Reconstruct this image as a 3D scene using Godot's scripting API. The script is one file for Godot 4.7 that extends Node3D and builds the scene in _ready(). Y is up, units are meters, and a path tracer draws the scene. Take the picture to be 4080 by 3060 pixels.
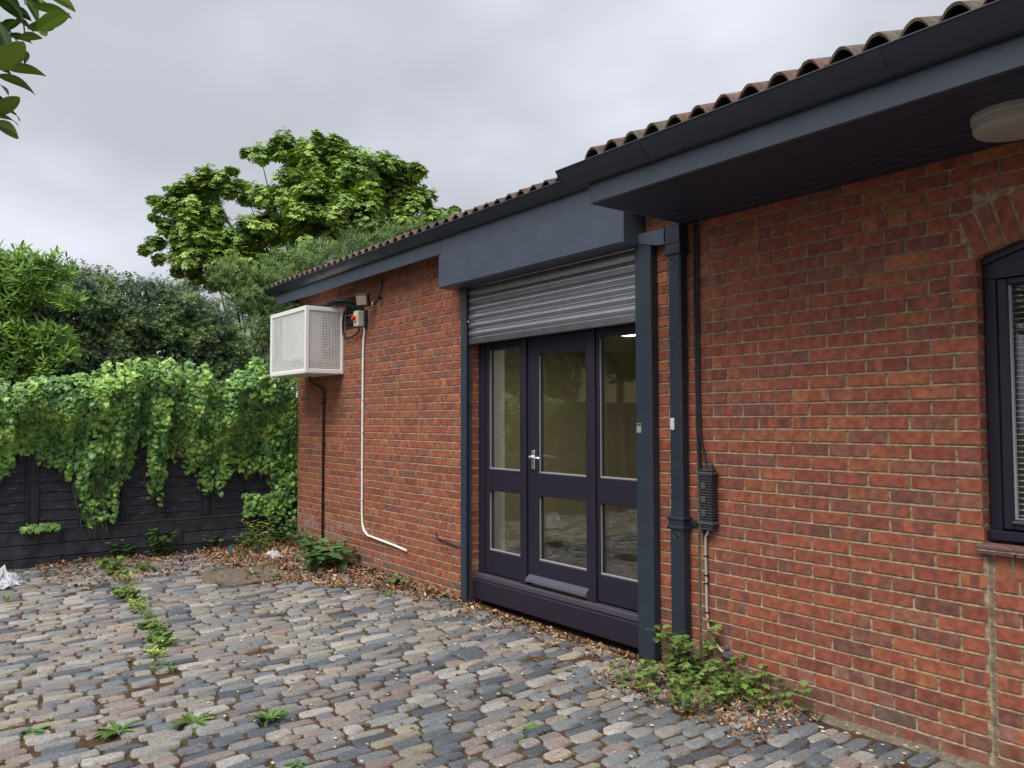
extends Node3D

var rng := RandomNumberGenerator.new()
var M := {}
var T := {}
var taken := {}
var cam: Camera3D
var n1 := FastNoiseLite.new()
const CAM := Vector3(3.27, 1.63, 4.057)
const W := Color(1, 1, 1)

# ------------------------------------------------------------------ mesh buffer
class Buf:
	var v := PackedVector3Array()
	var n := PackedVector3Array()
	var c := PackedColorArray()
	func tri(a: Vector3, b: Vector3, d: Vector3, col: Color, out: Vector3) -> void:
		var nn := (d - a).cross(b - a)
		if nn.length_squared() < 1e-16:
			return
		nn = nn.normalized()
		if nn.dot(out) < 0.0:
			nn = -nn
			v.append(a); v.append(d); v.append(b)
		else:
			v.append(a); v.append(b); v.append(d)
		n.append(nn); n.append(nn); n.append(nn)
		c.append(col); c.append(col); c.append(col)
	func quad(a: Vector3, b: Vector3, d: Vector3, e: Vector3, col: Color, out: Vector3) -> void:
		tri(a, b, d, col, out)
		tri(a, d, e, col, out)
	func stri(a: Vector3, b: Vector3, d: Vector3, na: Vector3, nb: Vector3, nd: Vector3, ca: Color, cb: Color, cd: Color) -> void:
		var nn := (d - a).cross(b - a)
		if nn.length_squared() < 1e-16:
			return
		if nn.dot(na + nb + nd) < 0.0:
			v.append(a); v.append(d); v.append(b)
			n.append(na); n.append(nd); n.append(nb)
			c.append(ca); c.append(cd); c.append(cb)
		else:
			v.append(a); v.append(b); v.append(d)
			n.append(na); n.append(nb); n.append(nd)
			c.append(ca); c.append(cb); c.append(cd)
	# box from corner p to corner q with chamfered edges
	func box(p: Vector3, q: Vector3, col := Color(1, 1, 1), ch := 0.0, xf := Transform3D()) -> void:
		var lo := Vector3(min(p.x, q.x), min(p.y, q.y), min(p.z, q.z))
		var hi := Vector3(max(p.x, q.x), max(p.y, q.y), max(p.z, q.z))
		var mid := (lo + hi) * 0.5
		var h := (hi - lo) * 0.5
		ch = min(ch, min(h.x, min(h.y, h.z)) * 0.8)
		var sg := [-1.0, 1.0]
		if ch <= 0.0:
			for ax in 3:
				for s in sg:
					var o := Vector3.ZERO
					o[ax] = s
					var a := (ax + 1) % 3
					var b := (ax + 2) % 3
					var pts := []
					for st in [[-1, -1], [1, -1], [1, 1], [-1, 1]]:
						var t := Vector3.ZERO
						t[ax] = s * h[ax]; t[a] = st[0] * h[a]; t[b] = st[1] * h[b]
						pts.append(xf * (mid + t))
					quad(pts[0], pts[1], pts[2], pts[3], col, xf.basis * o)
			return
		var cv := {}
		for sx in sg:
			for sy in sg:
				for sz in sg:
					var s := Vector3(sx, sy, sz)
					var arr := []
					for ax in 3:
						var t := Vector3(sx * (h.x - ch), sy * (h.y - ch), sz * (h.z - ch))
						t[ax] = s[ax] * h[ax]
						arr.append(xf * (mid + t))
					cv[s] = arr
					tri(arr[0], arr[1], arr[2], col, xf.basis * s)
		for ax in 3:
			var a := (ax + 1) % 3
			var b := (ax + 2) % 3
			for s in sg:
				var o := Vector3.ZERO
				o[ax] = s
				var pts := []
				for st in [[-1.0, -1.0], [1.0, -1.0], [1.0, 1.0], [-1.0, 1.0]]:
					var k := Vector3.ZERO
					k[ax] = s; k[a] = st[0]; k[b] = st[1]
					pts.append(cv[k][ax])
				quad(pts[0], pts[1], pts[2], pts[3], col, xf.basis * o)
			for s1 in sg:
				for s2 in sg:
					var k0 := Vector3.ZERO
					k0[ax] = -1.0; k0[a] = s1; k0[b] = s2
					var k1 := k0
					k1[ax] = 1.0
					var o2 := Vector3.ZERO
					o2[a] = s1; o2[b] = s2
					quad(cv[k0][a], cv[k1][a], cv[k1][b], cv[k0][b], col, xf.basis * o2)
	func tube(pts: Array, r: float, col := Color(1, 1, 1), sides := 8, r2 := -1.0) -> void:
		if r2 < 0.0:
			r2 = r
		var up := Vector3(0.13, 0.97, 0.21)
		var rings := []
		var cnt := pts.size()
		for i in cnt:
			var d: Vector3 = pts[min(i + 1, cnt - 1)] - pts[max(i - 1, 0)]
			d = d.normalized()
			if abs(d.dot(up)) > 0.95:
				up = Vector3(0.9, 0.1, 0.4)
			var s := d.cross(up).normalized()
			var t := s.cross(d).normalized()
			up = t
			var rr: float = lerp(r, r2, float(i) / max(1, cnt - 1))
			var ring := []
			for k in sides:
				var a := TAU * k / sides
				var nn := s * cos(a) + t * sin(a)
				ring.append([pts[i] + nn * rr, nn])
			rings.append(ring)
		for i in cnt - 1:
			for k in sides:
				var k2 := (k + 1) % sides
				var A = rings[i][k]; var B = rings[i][k2]; var C = rings[i + 1][k2]; var D = rings[i + 1][k]
				stri(A[0], B[0], C[0], A[1], B[1], C[1], col, col, col)
				stri(A[0], C[0], D[0], A[1], C[1], D[1], col, col, col)
		for e in [0, cnt - 1]:
			var o: Vector3 = (pts[0] - pts[1]) if e == 0 else (pts[cnt - 1] - pts[cnt - 2])
			for k in range(1, sides - 1):
				tri(rings[e][0][0], rings[e][k][0], rings[e][k + 1][0], col, o)
	# extrude a closed profile of (z, y) points along x
	func extrude_x(prof: Array, x0: float, x1: float, col := Color(1, 1, 1), caps := true) -> void:
		var cz := 0.0
		var cy := 0.0
		var area := 0.0
		var m := prof.size()
		for i in m:
			cz += prof[i].x; cy += prof[i].y
			var q: Vector2 = prof[(i + 1) % m]
			area += prof[i].x * q.y - q.x * prof[i].y
		for i in m:
			var p: Vector2 = prof[i]
			var q: Vector2 = prof[(i + 1) % m]
			var e := q - p
			var o2: Vector2 = Vector2(e.y, -e.x) * sign(area)
			quad(Vector3(x0, p.y, p.x), Vector3(x1, p.y, p.x), Vector3(x1, q.y, q.x), Vector3(x0, q.y, q.x), col, Vector3(0, o2.y, o2.x))
		if caps:
			var idx := Geometry2D.triangulate_polygon(PackedVector2Array(prof))
			for i in range(0, idx.size(), 3):
				for s in [[x0, -1.0], [x1, 1.0]]:
					var a: Vector2 = prof[idx[i]]; var b: Vector2 = prof[idx[i + 1]]; var d: Vector2 = prof[idx[i + 2]]
					tri(Vector3(s[0], a.y, a.x), Vector3(s[0], b.y, b.x), Vector3(s[0], d.y, d.x), col, Vector3(s[1], 0, 0))
	# lathe: profile of (radius, height) round the local y axis
	func lathe(prof: Array, xf: Transform3D, col := Color(1, 1, 1), sides := 20) -> void:
		for i in prof.size() - 1:
			var p: Vector2 = prof[i]
			var q: Vector2 = prof[i + 1]
			var e := q - p
			var no := Vector2(e.y, -e.x).normalized()
			for k in sides:
				var a := TAU * k / sides
				var b := TAU * (k + 1) / sides
				var na := xf.basis * Vector3(cos(a) * no.x, no.y, sin(a) * no.x)
				var nb := xf.basis * Vector3(cos(b) * no.x, no.y, sin(b) * no.x)
				var A := xf * Vector3(cos(a) * p.x, p.y, sin(a) * p.x)
				var B := xf * Vector3(cos(b) * p.x, p.y, sin(b) * p.x)
				var C := xf * Vector3(cos(b) * q.x, q.y, sin(b) * q.x)
				var D := xf * Vector3(cos(a) * q.x, q.y, sin(a) * q.x)
				stri(A, B, C, na, nb, nb, col, col, col)
				stri(A, C, D, na, nb, na, col, col, col)
	func mesh(mat: Material) -> ArrayMesh:
		var a := []
		a.resize(Mesh.ARRAY_MAX)
		a[Mesh.ARRAY_VERTEX] = v
		a[Mesh.ARRAY_NORMAL] = n
		a[Mesh.ARRAY_COLOR] = c
		var m := ArrayMesh.new()
		m.add_surface_from_arrays(Mesh.PRIMITIVE_TRIANGLES, a)
		m.surface_set_material(0, mat)
		return m

func numbered(called: String) -> String:
	if not taken.has(called):
		taken[called] = 0
		return called
	taken[called] += 1
	return "%s_%03d" % [called, taken[called]]

func tag(o: Node, label := "", category := "", group := "", kind := ""):
	if label: o.set_meta("label", label)
	if category: o.set_meta("category", category)
	if group: o.set_meta("group", group)
	if kind: o.set_meta("kind", kind)
	return o

func thing(called: String, label: String, category: String, at := Vector3.ZERO, group := "") -> Node3D:
	var o := Node3D.new()
	o.name = numbered(called)
	add_child(o)
	o.position = at
	tag(o, label, category, group)
	return o

# commit a buffer as one named mesh; geometry is given in world axes, so a child of a moved thing is shifted back
func put(called: String, b: Buf, mat: Material, parent: Node = self, label := "") -> MeshInstance3D:
	var o := MeshInstance3D.new()
	o.name = numbered(called) if parent == self else called
	o.mesh = b.mesh(mat)
	parent.add_child(o, true)
	if parent != self and parent is Node3D:
		var p := Vector3.ZERO
		var q: Node = parent
		while q != self:
			p += (q as Node3D).position
			q = q.get_parent()
		o.position = -p
	if label: o.set_meta("label", label)
	return o

func part_node(called: String, parent: Node) -> Node3D:
	var o := Node3D.new()
	o.name = called
	parent.add_child(o, true)
	return o

# ------------------------------------------------------------------ textures and materials
func noise(seed_: int, freq: float, oct := 4, kind := FastNoiseLite.TYPE_SIMPLEX_SMOOTH) -> FastNoiseLite:
	var f := FastNoiseLite.new()
	f.seed = seed_
	f.noise_type = kind
	f.frequency = freq
	f.fractal_octaves = oct
	return f

func grey_tex(seed_: int, freq: float, lo: float, hi: float, size := 256, oct := 4, speck := 0.0, speck_lo := 0.5, speck_hi := 1.0) -> ImageTexture:
	var src := noise(seed_, freq, oct).get_seamless_image(size, size)
	var src2 := noise(seed_ + 7, freq * 5.0, 2).get_seamless_image(size, size)
	var im := Image.create(size, size, false, Image.FORMAT_RGB8)
	var r := RandomNumberGenerator.new()
	r.seed = seed_
	for y in size:
		for x in size:
			var k: float = lerp(src.get_pixel(x, y).r, src2.get_pixel(x, y).r, 0.3)
			k = lo + (hi - lo) * clamp((k - 0.2) / 0.6, 0.0, 1.0)
			if speck > 0.0 and r.randf() < speck:
				k *= r.randf_range(speck_lo, speck_hi)
			k = clamp(k, 0.0, 1.0)
			im.set_pixel(x, y, Color(k, k, k))
	return ImageTexture.create_from_image(im)

func mix_tex(seed_: int, freq: float, stops: Array, size := 256, oct := 5) -> ImageTexture:
	var src := noise(seed_, freq, oct).get_seamless_image(size, size)
	var src2 := noise(seed_ + 3, freq * 6.0, 3).get_seamless_image(size, size)
	var g := Gradient.new()
	g.offsets = PackedFloat32Array(stops.map(func(s): return s[0]))
	g.colors = PackedColorArray(stops.map(func(s): return s[1]))
	var im := Image.create(size, size, false, Image.FORMAT_RGB8)
	for y in size:
		for x in size:
			var k: float = lerp(src.get_pixel(x, y).r, src2.get_pixel(x, y).r, 0.35)
			im.set_pixel(x, y, g.sample(clamp((k - 0.2) / 0.6, 0.0, 1.0)))
	return ImageTexture.create_from_image(im)

func mat(rough := 0.8, tex: Texture2D = null, scale := 1.0, bump: Texture2D = null, bump_cm := 0.1, spec := 0.5) -> StandardMaterial3D:
	var m := StandardMaterial3D.new()
	m.vertex_color_use_as_albedo = true
	m.roughness = rough
	m.metallic_specular = spec
	if tex or bump:
		m.uv1_triplanar = true
		m.uv1_world_triplanar = true
		m.uv1_scale = Vector3.ONE * scale
	if tex:
		m.albedo_texture = tex
	if bump:
		m.heightmap_enabled = true
		m.heightmap_texture = bump
		m.heightmap_scale = bump_cm
	return m

func leaf_mat(rough := 0.5, back := Color(0.5, 0.58, 0.22)) -> StandardMaterial3D:
	var m := mat(rough)
	m.backlight_enabled = true
	m.backlight = back
	m.cull_mode = BaseMaterial3D.CULL_DISABLED
	return m

func glass_mat() -> StandardMaterial3D:
	var m := StandardMaterial3D.new()
	m.transparency = BaseMaterial3D.TRANSPARENCY_ALPHA
	m.albedo_color = Color(0.5, 0.56, 0.5, 0.004)
	m.roughness = 0.0
	m.metallic_specular = 0.5
	return m

func make_materials() -> void:
	T.brick = grey_tex(11, 0.012, 0.74, 1.0, 512, 5, 0.025, 0.75, 1.3)
	T.rough = grey_tex(21, 0.02, 0.0, 1.0, 256, 5)
	T.stone = grey_tex(31, 0.03, 0.70, 1.0, 512, 5, 0.12, 0.7, 1.2)
	T.mortar = grey_tex(41, 0.02, 0.66, 1.0, 256, 5, 0.15, 0.7, 1.2)
	T.paint = grey_tex(51, 0.008, 0.93, 1.0, 512, 4, 0.0008, 1.05, 1.07)
	T.wood = grey_tex(61, 0.01, 0.62, 1.0, 256, 5, 0.02, 0.6, 1.4)
	T.tile = grey_tex(71, 0.015, 0.55, 1.0, 256, 5, 0.08, 0.5, 1.4)
	T.soil = mix_tex(81, 0.012, [[0.0, Color(0.20, 0.14, 0.09)], [0.42, Color(0.30, 0.20, 0.14)], [0.58, Color(0.36, 0.25, 0.18)], [0.72, Color(0.27, 0.26, 0.12)], [1.0, Color(0.34, 0.36, 0.15)]], 512)
	T.weather = mix_tex(91, 0.014, [[0.0, Color(0.165, 0.17, 0.20)], [0.66, Color(0.205, 0.21, 0.24)], [0.80, Color(0.245, 0.245, 0.27)], [0.86, Color(0.38, 0.35, 0.33)], [1.0, Color(0.52, 0.47, 0.42)]], 512, 6)
	T.concrete = grey_tex(101, 0.02, 0.7, 1.0, 256, 5, 0.1, 0.7, 1.15)
	M.brick = mat(0.9, T.brick, 2.2, T.rough, 0.12)
	M.mortar = mat(0.95, T.mortar, 4.0, T.rough, 0.25)
	M.stone = mat(0.72, T.stone, 3.4, T.rough, 0.2)
	M.soil = mat(0.98, T.soil, 0.9, T.rough, 0.8)
	M.paint = mat(0.42, T.paint, 1.1)
	M.paint_soft = mat(0.55, T.paint, 1.7)
	M.wood_paint = mat(0.5, T.paint, 1.9, T.rough, 0.03)
	M.steel = mat(0.3, T.paint, 2.0, T.rough, 0.06)
	M.steel.metallic = 0.75
	M.alu = mat(0.3, null, 1.0)
	M.alu.metallic = 0.9
	M.plain = mat(0.6)
	M.plaster = mat(0.85, T.paint, 1.0)
	M.gloss = mat(0.25)
	M.cage = mat(0.45)
	M.tile = mat(0.92, T.tile, 2.6, T.rough, 0.3)
	M.fence = mat(0.85, T.weather, 1.0, T.rough, 0.15)
	M.fence.uv1_scale = Vector3(1.1, 5.5, 0.75)
	M.sleeper = mat(0.8, T.wood, 2.0, T.rough, 0.1)
	M.concrete = mat(0.95, T.concrete, 2.0, T.rough, 0.3)
	M.bark = mat(0.95, T.wood, 3.0, T.rough, 0.6)
	M.leaf = leaf_mat(0.5)
	M.leaf_gloss = leaf_mat(0.36, Color(0.40, 0.48, 0.16))
	M.leaf_near = leaf_mat(0.55, Color(0.55, 0.62, 0.28))
	M.leaf_near.metallic_specular = 0.2
	M.litter = mat(0.8)
	M.litter.cull_mode = BaseMaterial3D.CULL_DISABLED
	M.plastic_bag = leaf_mat(0.4, Color(0.5, 0.5, 0.5))
	M.glass = glass_mat()
	M.glow = StandardMaterial3D.new()
	M.glow.albedo_color = Color(0.9, 0.88, 0.8)
	M.glow.emission_enabled = true
	M.glow.emission = Color(1.0, 0.95, 0.82)
	M.glow.emission_energy_multiplier = 2.2

# ------------------------------------------------------------------ camera helpers used to choose what shows largest
func to_px(p: Vector3) -> Vector3:
	var d := cam.transform.basis.inverse() * (p - CAM)
	if d.z > -0.05:
		return Vector3(-9999, -9999, -1)
	var f := 3189.5 / 4080.0 * 1024.0
	return Vector3(512.0 + f * d.x / -d.z, 384.0 - f * d.y / -d.z, -d.z)

func in_frame(p: Vector3, margin := 0.0) -> bool:
	var q := to_px(p)
	return q.z > 0 and q.x > -margin and q.x < 1024 + margin and q.y > -margin and q.y < 768 + margin

func unproj(px: float, py: float, depth: float) -> Vector3:
	# a point of the 4080 x 3060 photograph at a depth in metres along the view axis
	return CAM + cam.transform.basis * (Vector3((px - 2040.0) / 3189.5, -(py - 1530.0) / 3189.5, -1.0) * depth)

func on_ground(px: float, py: float, y := 0.0) -> Vector3:
	var d := unproj(px, py, 1.0) - CAM
	return CAM + d * ((y - CAM.y) / d.y)

func on_x(px: float, py: float, x: float) -> Vector3:
	var d := unproj(px, py, 1.0) - CAM
	return CAM + d * ((x - CAM.x) / d.x)

# ------------------------------------------------------------------ sky
func make_sky() -> Sky:
	var w := 1024
	var h := 512
	var im := Image.create(w, h, false, Image.FORMAT_RGBF)
	var a := noise(5, 1.0, 5)
	var b := noise(9, 1.0, 4)
	for y in h:
		var el := PI * (0.5 - (y + 0.5) / h)
		for x in w:
			var az := TAU * (x + 0.5) / w
			var d := Vector3(cos(el) * sin(az), sin(el), cos(el) * cos(az))
			# overcast layer: sample the noise on a flat cloud deck overhead
			var q: float = 1.0 / (max(d.y, 0.0) + 0.22)
			var p := Vector3(d.x * q, d.z * q, 0.0)
			var k := a.get_noise_3d(p.x * 0.9 + 3.0, p.y * 0.9, 1.3) * 0.7 + b.get_noise_3d(p.x * 0.34, p.y * 0.34 + 5.0, 4.0) * 0.8
			var t: float = clamp(0.5 + k * 0.95, 0.0, 1.0)
			var up: float = clamp(d.y, 0.0, 1.0)
			var base: float = lerp(0.315, 0.44, pow(up, 0.9))
			var lum: float = base * lerp(0.74, 1.17, smoothstep(0.1, 0.9, t))
			if d.y < 0.0:
				lum = 0.19
			im.set_pixel(x, y, Color(lum * 0.935, lum * 0.975, lum * 1.09))
	var pm := PanoramaSkyMaterial.new()
	pm.panorama = ImageTexture.create_from_image(im)
	var s := Sky.new()
	s.sky_material = pm
	return s

# ------------------------------------------------------------------ bricks
var BR := [Color(0.41, 0.124, 0.068), Color(0.38, 0.110, 0.064), Color(0.325, 0.096, 0.062), Color(0.30, 0.098, 0.069), Color(0.265, 0.106, 0.081), Color(0.44, 0.160, 0.073), Color(0.335, 0.132, 0.086)]
func brick_col(warm := 0.0) -> Color:
	var r := rng.randf()
	var c: Color
	if r < 0.32: c = BR[1]
	elif r < 0.52: c = BR[0]
	elif r < 0.68: c = BR[2]
	elif r < 0.80: c = BR[3]
	elif r < 0.89: c = BR[4]
	elif r < 0.97: c = BR[6]
	else: c = BR[5]
	if rng.randf() < warm:
		c = c.lerp(BR[5], 0.6)
	var k := rng.randf_range(0.88, 1.12)
	return Color(c.r * k, c.g * k, c.b * k)

# a fired brick: lower-left front corner at xf's origin, face towards local +z
func add_brick(b: Buf, xf: Transform3D, w: float, h: float, depth: float, warm := 0.0) -> void:
	var base := brick_col(warm)
	var other := brick_col(warm)
	var bx := xf.origin.x
	var by := xf.origin.y
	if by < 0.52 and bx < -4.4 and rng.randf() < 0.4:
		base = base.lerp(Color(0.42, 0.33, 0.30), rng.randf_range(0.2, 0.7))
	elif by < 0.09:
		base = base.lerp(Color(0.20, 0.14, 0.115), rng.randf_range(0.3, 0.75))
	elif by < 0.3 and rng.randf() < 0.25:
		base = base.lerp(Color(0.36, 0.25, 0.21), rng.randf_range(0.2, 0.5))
	var chip := rng.randi_range(0, 3) if rng.randf() < 0.10 else -1
	var banded := rng.randf() < 0.55
	var e := 0.0045
	var b1 := rng.randf_range(0.2, 0.5)
	var b2: float = b1 + rng.randf_range(0.15, 0.4)
	var us := [0.0, e / w, b1 - 0.02, b1 + 0.03, b2 - 0.03, b2 + 0.02, 1.0 - e / w, 1.0]
	var vs := [0.0, e / h, 1.0 - e / h, 1.0]
	var proud := rng.randf_range(-0.0015, 0.002)
	var tilt := rng.randf_range(-0.012, 0.012)
	var pale := Color(0.50, 0.30, 0.20)
	var P := []
	var N := []
	var C := []
	var nu := us.size()
	var nv := vs.size()
	for j in nv:
		for i in nu:
			var bu: bool = i == 0 or i == nu - 1
			var bv: bool = j == 0 or j == nv - 1
			var x: float = us[i] * w
			var y: float = vs[j] * h + tilt * (us[i] - 0.5) * 0.12
			var z := proud + rng.randf_range(-0.0004, 0.0004)
			if bu:
				x += (rng.randf_range(0.0, 0.003) if i == 0 else rng.randf_range(-0.003, 0.0))
				z -= rng.randf_range(0.003, 0.006)
			if bv:
				y += (rng.randf_range(-0.001, 0.0025) if j == 0 else rng.randf_range(-0.002, 0.001))
				z -= rng.randf_range(0.0025, 0.0055)
			if bu and bv and chip == (0 if i == 0 else 1) + (0 if j == 0 else 2):
				x += (0.010 if i == 0 else -0.010)
				y += (0.008 if j == 0 else -0.008)
				z -= 0.004
			elif bu and bv:
				x += (0.004 if i == 0 else -0.004)
				y += (0.0035 if j == 0 else -0.0035)
			P.append(xf * Vector3(x, y, z))
			var nn := Vector3((-0.8 if i == 0 else (0.8 if i == nu - 1 else 0.0)), (-0.8 if j == 0 else (0.8 if j == nv - 1 else 0.0)), 1.0).normalized()
			N.append(xf.basis * nn)
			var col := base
			if banded and i >= 3 and i <= 4:
				col = other
			var k := rng.randf_range(0.93, 1.07)
			col = Color(col.r * k, col.g * k, col.b * k)
			if (bu or bv):
				col = col.lerp(pale, rng.randf_range(0.0, 0.55))
			C.append(col)
	for j in nv - 1:
		for i in nu - 1:
			var q := [j * nu + i, j * nu + i + 1, (j + 1) * nu + i + 1, (j + 1) * nu + i]
			b.stri(P[q[0]], P[q[1]], P[q[2]], N[q[0]], N[q[1]], N[q[2]], C[q[0]], C[q[1]], C[q[2]])
			b.stri(P[q[0]], P[q[2]], P[q[3]], N[q[0]], N[q[2]], N[q[3]], C[q[0]], C[q[2]], C[q[3]])
	var ring := []
	ring.append([0, nu - 1, Vector3(0, -1, 0)])
	ring.append([nu - 1, nv * nu - 1, Vector3(1, 0, 0)])
	ring.append([nv * nu - 1, (nv - 1) * nu, Vector3(0, 1, 0)])
	ring.append([(nv - 1) * nu, 0, Vector3(-1, 0, 0)])
	var back := xf.basis * Vector3(0, 0, -depth)
	for r in ring:
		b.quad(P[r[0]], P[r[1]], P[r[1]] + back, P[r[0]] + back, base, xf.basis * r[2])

func lay_bricks(wall: Node3D) -> void:
	var list := []   # [xf, w, h, depth, warm]
	for k in 45:
		var y := 0.005 + 0.075 * k
		var even: bool = k % 2 == 0
		# wall beside the air conditioner
		var x := -6.73 if even else -6.73 - 0.1125
		while x < -2.735:
			var x0: float = max(x, -6.73) + 0.005
			var x1: float = min(x + 0.225, -2.725) - 0.005
			if x1 - x0 > 0.03:
				var deep: float = 0.10 if x1 > -2.75 else (0.1 if x0 < -6.70 else 0.018)
				var hole: bool = abs((x0 + x1) * 0.5 + 4.077) < 0.06 and abs(y + 0.03 - 2.595) < 0.03
				var vent: bool = x1 > -5.32 and x0 < -4.86 and y > 2.68 and y < 3.03
				if vent:
					if x0 < -5.36: list.append([Vector3(x0, y, 0), -5.33 - x0, 0.065, deep, 0.2])
					if x1 > -4.82: list.append([Vector3(-4.85, y, 0), x1 + 4.85, 0.065, deep, 0.2])
				elif hole:
					list.append([Vector3(x0, y, 0), (x1 - x0) * 0.42, 0.065, deep, 0.2])
				else:
					list.append([Vector3(x0, y, 0), x1 - x0, 0.065, deep, 0.28 if y < 2.4 else 0.1])
			x += 0.225
	for k in range(39, 44):
		list.append([Vector3(-0.59, 0.005 + 0.075 * k, 0), 0.21, 0.065, 0.018, 0.1])
		list.append([Vector3(-0.37, 0.005 + 0.075 * k, 0), 0.17, 0.065, 0.018, 0.1])
	for k in 39:
		var y := 0.005 + 0.075 * k
		var even: bool = k % 2 == 0
		# strip between the shutter guide and the movement joint
		for s in ([[-0.59, -0.37], [-0.36, -0.135]] if even else [[-0.59, -0.475], [-0.465, -0.25], [-0.24, -0.135]]):
			list.append([Vector3(s[0], y, 0), s[1] - s[0], 0.065, 0.018, 0.1])
		# wall up to the window, and over it above the spring of the arch
		var x := -0.1125 if not even else -0.225
		var spring := 2.335
		var stop: float = 3.4 if y > spring else (1.575 if y > 1.0 else 1.585)
		while x < stop - 0.01:
			var x0: float = max(x, -0.1125) + 0.005
			var x1: float = x + 0.22 if x + 0.225 < stop - 0.001 else stop + 0.0008
			if y > spring:
				var ex: float = min(extrados_x(y), extrados_x(y + 0.065))
				if ex < 900.0:
					var mx: float = 2.0 * ARC.x - ex
					if x0 < ARC.x: x1 = min(x1, ex - 0.007)
					else: x0 = max(x0, mx + 0.007)
					if x0 < ARC.x and x1 > ARC.x: x1 = x0
			if x1 - x0 > 0.025:
				list.append([Vector3(x0, y, 0), x1 - x0, 0.065, 0.10 if x1 > 1.56 and x1 < 1.58 else 0.018, 0.06])
			x += 0.225
		if y <= spring and y > 1.0:
			x = 2.775
			while x < 3.4:
				list.append([Vector3(x + 0.005, y, 0), 0.215 if even or x > 2.8 else 0.105, 0.065, 0.05, 0.05])
				x += 0.225 if even or x > 2.8 else 0.1125
		# below the sill, beyond the movement joint
		if y < 0.86:
			x = 1.612 if even else 1.612 - 0.1125
			while x < 3.4:
				var x0: float = max(x, 1.612) + 0.004
				var x1: float = x + 0.221
				if x1 - x0 > 0.03:
					list.append([Vector3(x0, y, 0), x1 - x0, 0.065, 0.018, 0.25])
				x += 0.225
	# brick on edge under the sill
	var sx := 1.622
	while sx < 2.75:
		list.append([Vector3(sx, 0.893, 0), 0.067, 0.103, 0.018, 0.8])
		sx += 0.079
	for it in list:
		it.append(Transform3D(Basis(), it[0]))
	# voussoirs of the window arch
	var th0 := asin(0.60 / ARCR)
	var cnt := 17
	for i in cnt:
		var th: float = lerp(-th0, th0, (i + 0.5) / cnt)
		var bs := Basis(Vector3(0, 0, 1), -th)
		var wv: float = 2.0 * th0 * (ARCR + 0.05) / cnt - 0.009
		var org := Vector3(ARC.x, ARC.y, 0.0) + bs * Vector3(-wv * 0.5, ARCR + 0.004, 0.002)
		list.append([org, wv, 0.213, 0.10, 0.0, Transform3D(bs, org)])
	# the nearest three hundred in view are bricks of their own
	for it in list:
		var c: Vector3 = it[5] * Vector3(it[1] * 0.5, it[2] * 0.5, 0)
		var hidden: bool = (c.x > -0.33 and c.x < -0.15) or (c.x > -0.66 and c.x < -0.44)
		it.append(c.distance_to(CAM) if in_frame(c, 20.0) and not hidden else 1000.0 + c.x)
	list.sort_custom(func(p, q): return p[6] < q[6])
	var rest := Buf.new()
	for i in list.size():
		var it: Array = list[i]
		if i < 300:
			var bb := Buf.new()
			add_brick(bb, it[5], it[1], it[2], it[3], it[4])
			put("brick", bb, M.brick, wall)
		else:
			add_brick(rest, it[5], it[1], it[2], it[3], it[4])
	var o := put("brickwork", rest, M.brick, wall)
	o.set_meta("kind", "stuff")

const ARC := Vector2(2.175, 0.895)
const ARCR := 1.615
func extrados_x(y: float) -> float:
	# left edge of the arch ring at height y, 1000 where the ring is not reached
	var spring := ARC.y + ARCR * cos(asin(0.60 / ARCR))
	var dirx := 0.60 / ARCR
	var topx := ARC.x - (ARCR + 0.215) * dirx
	var topy := ARC.y + (ARCR + 0.215) * cos(asin(dirx))
	if y < spring:
		return 1000.0
	if y < topy:
		return lerp(1.575, topx, (y - spring) / (topy - spring))
	var dy := y - ARC.y
	var rr := (ARCR + 0.222) * (ARCR + 0.222) - dy * dy
	return ARC.x - sqrt(rr) if rr > 0.0 else 1000.0

# ------------------------------------------------------------------ the building
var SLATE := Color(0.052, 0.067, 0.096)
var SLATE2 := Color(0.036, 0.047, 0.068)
var PURPLE := Color(0.019, 0.0155, 0.031)
var NAVY := Color(0.008, 0.0095, 0.020)

func one(called: String, p: Vector3, q: Vector3, col: Color, m: Material, parent: Node, ch := 0.004) -> MeshInstance3D:
	var b := Buf.new()
	b.box(p, q, col, ch)
	return put(called, b, m, parent)

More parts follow.
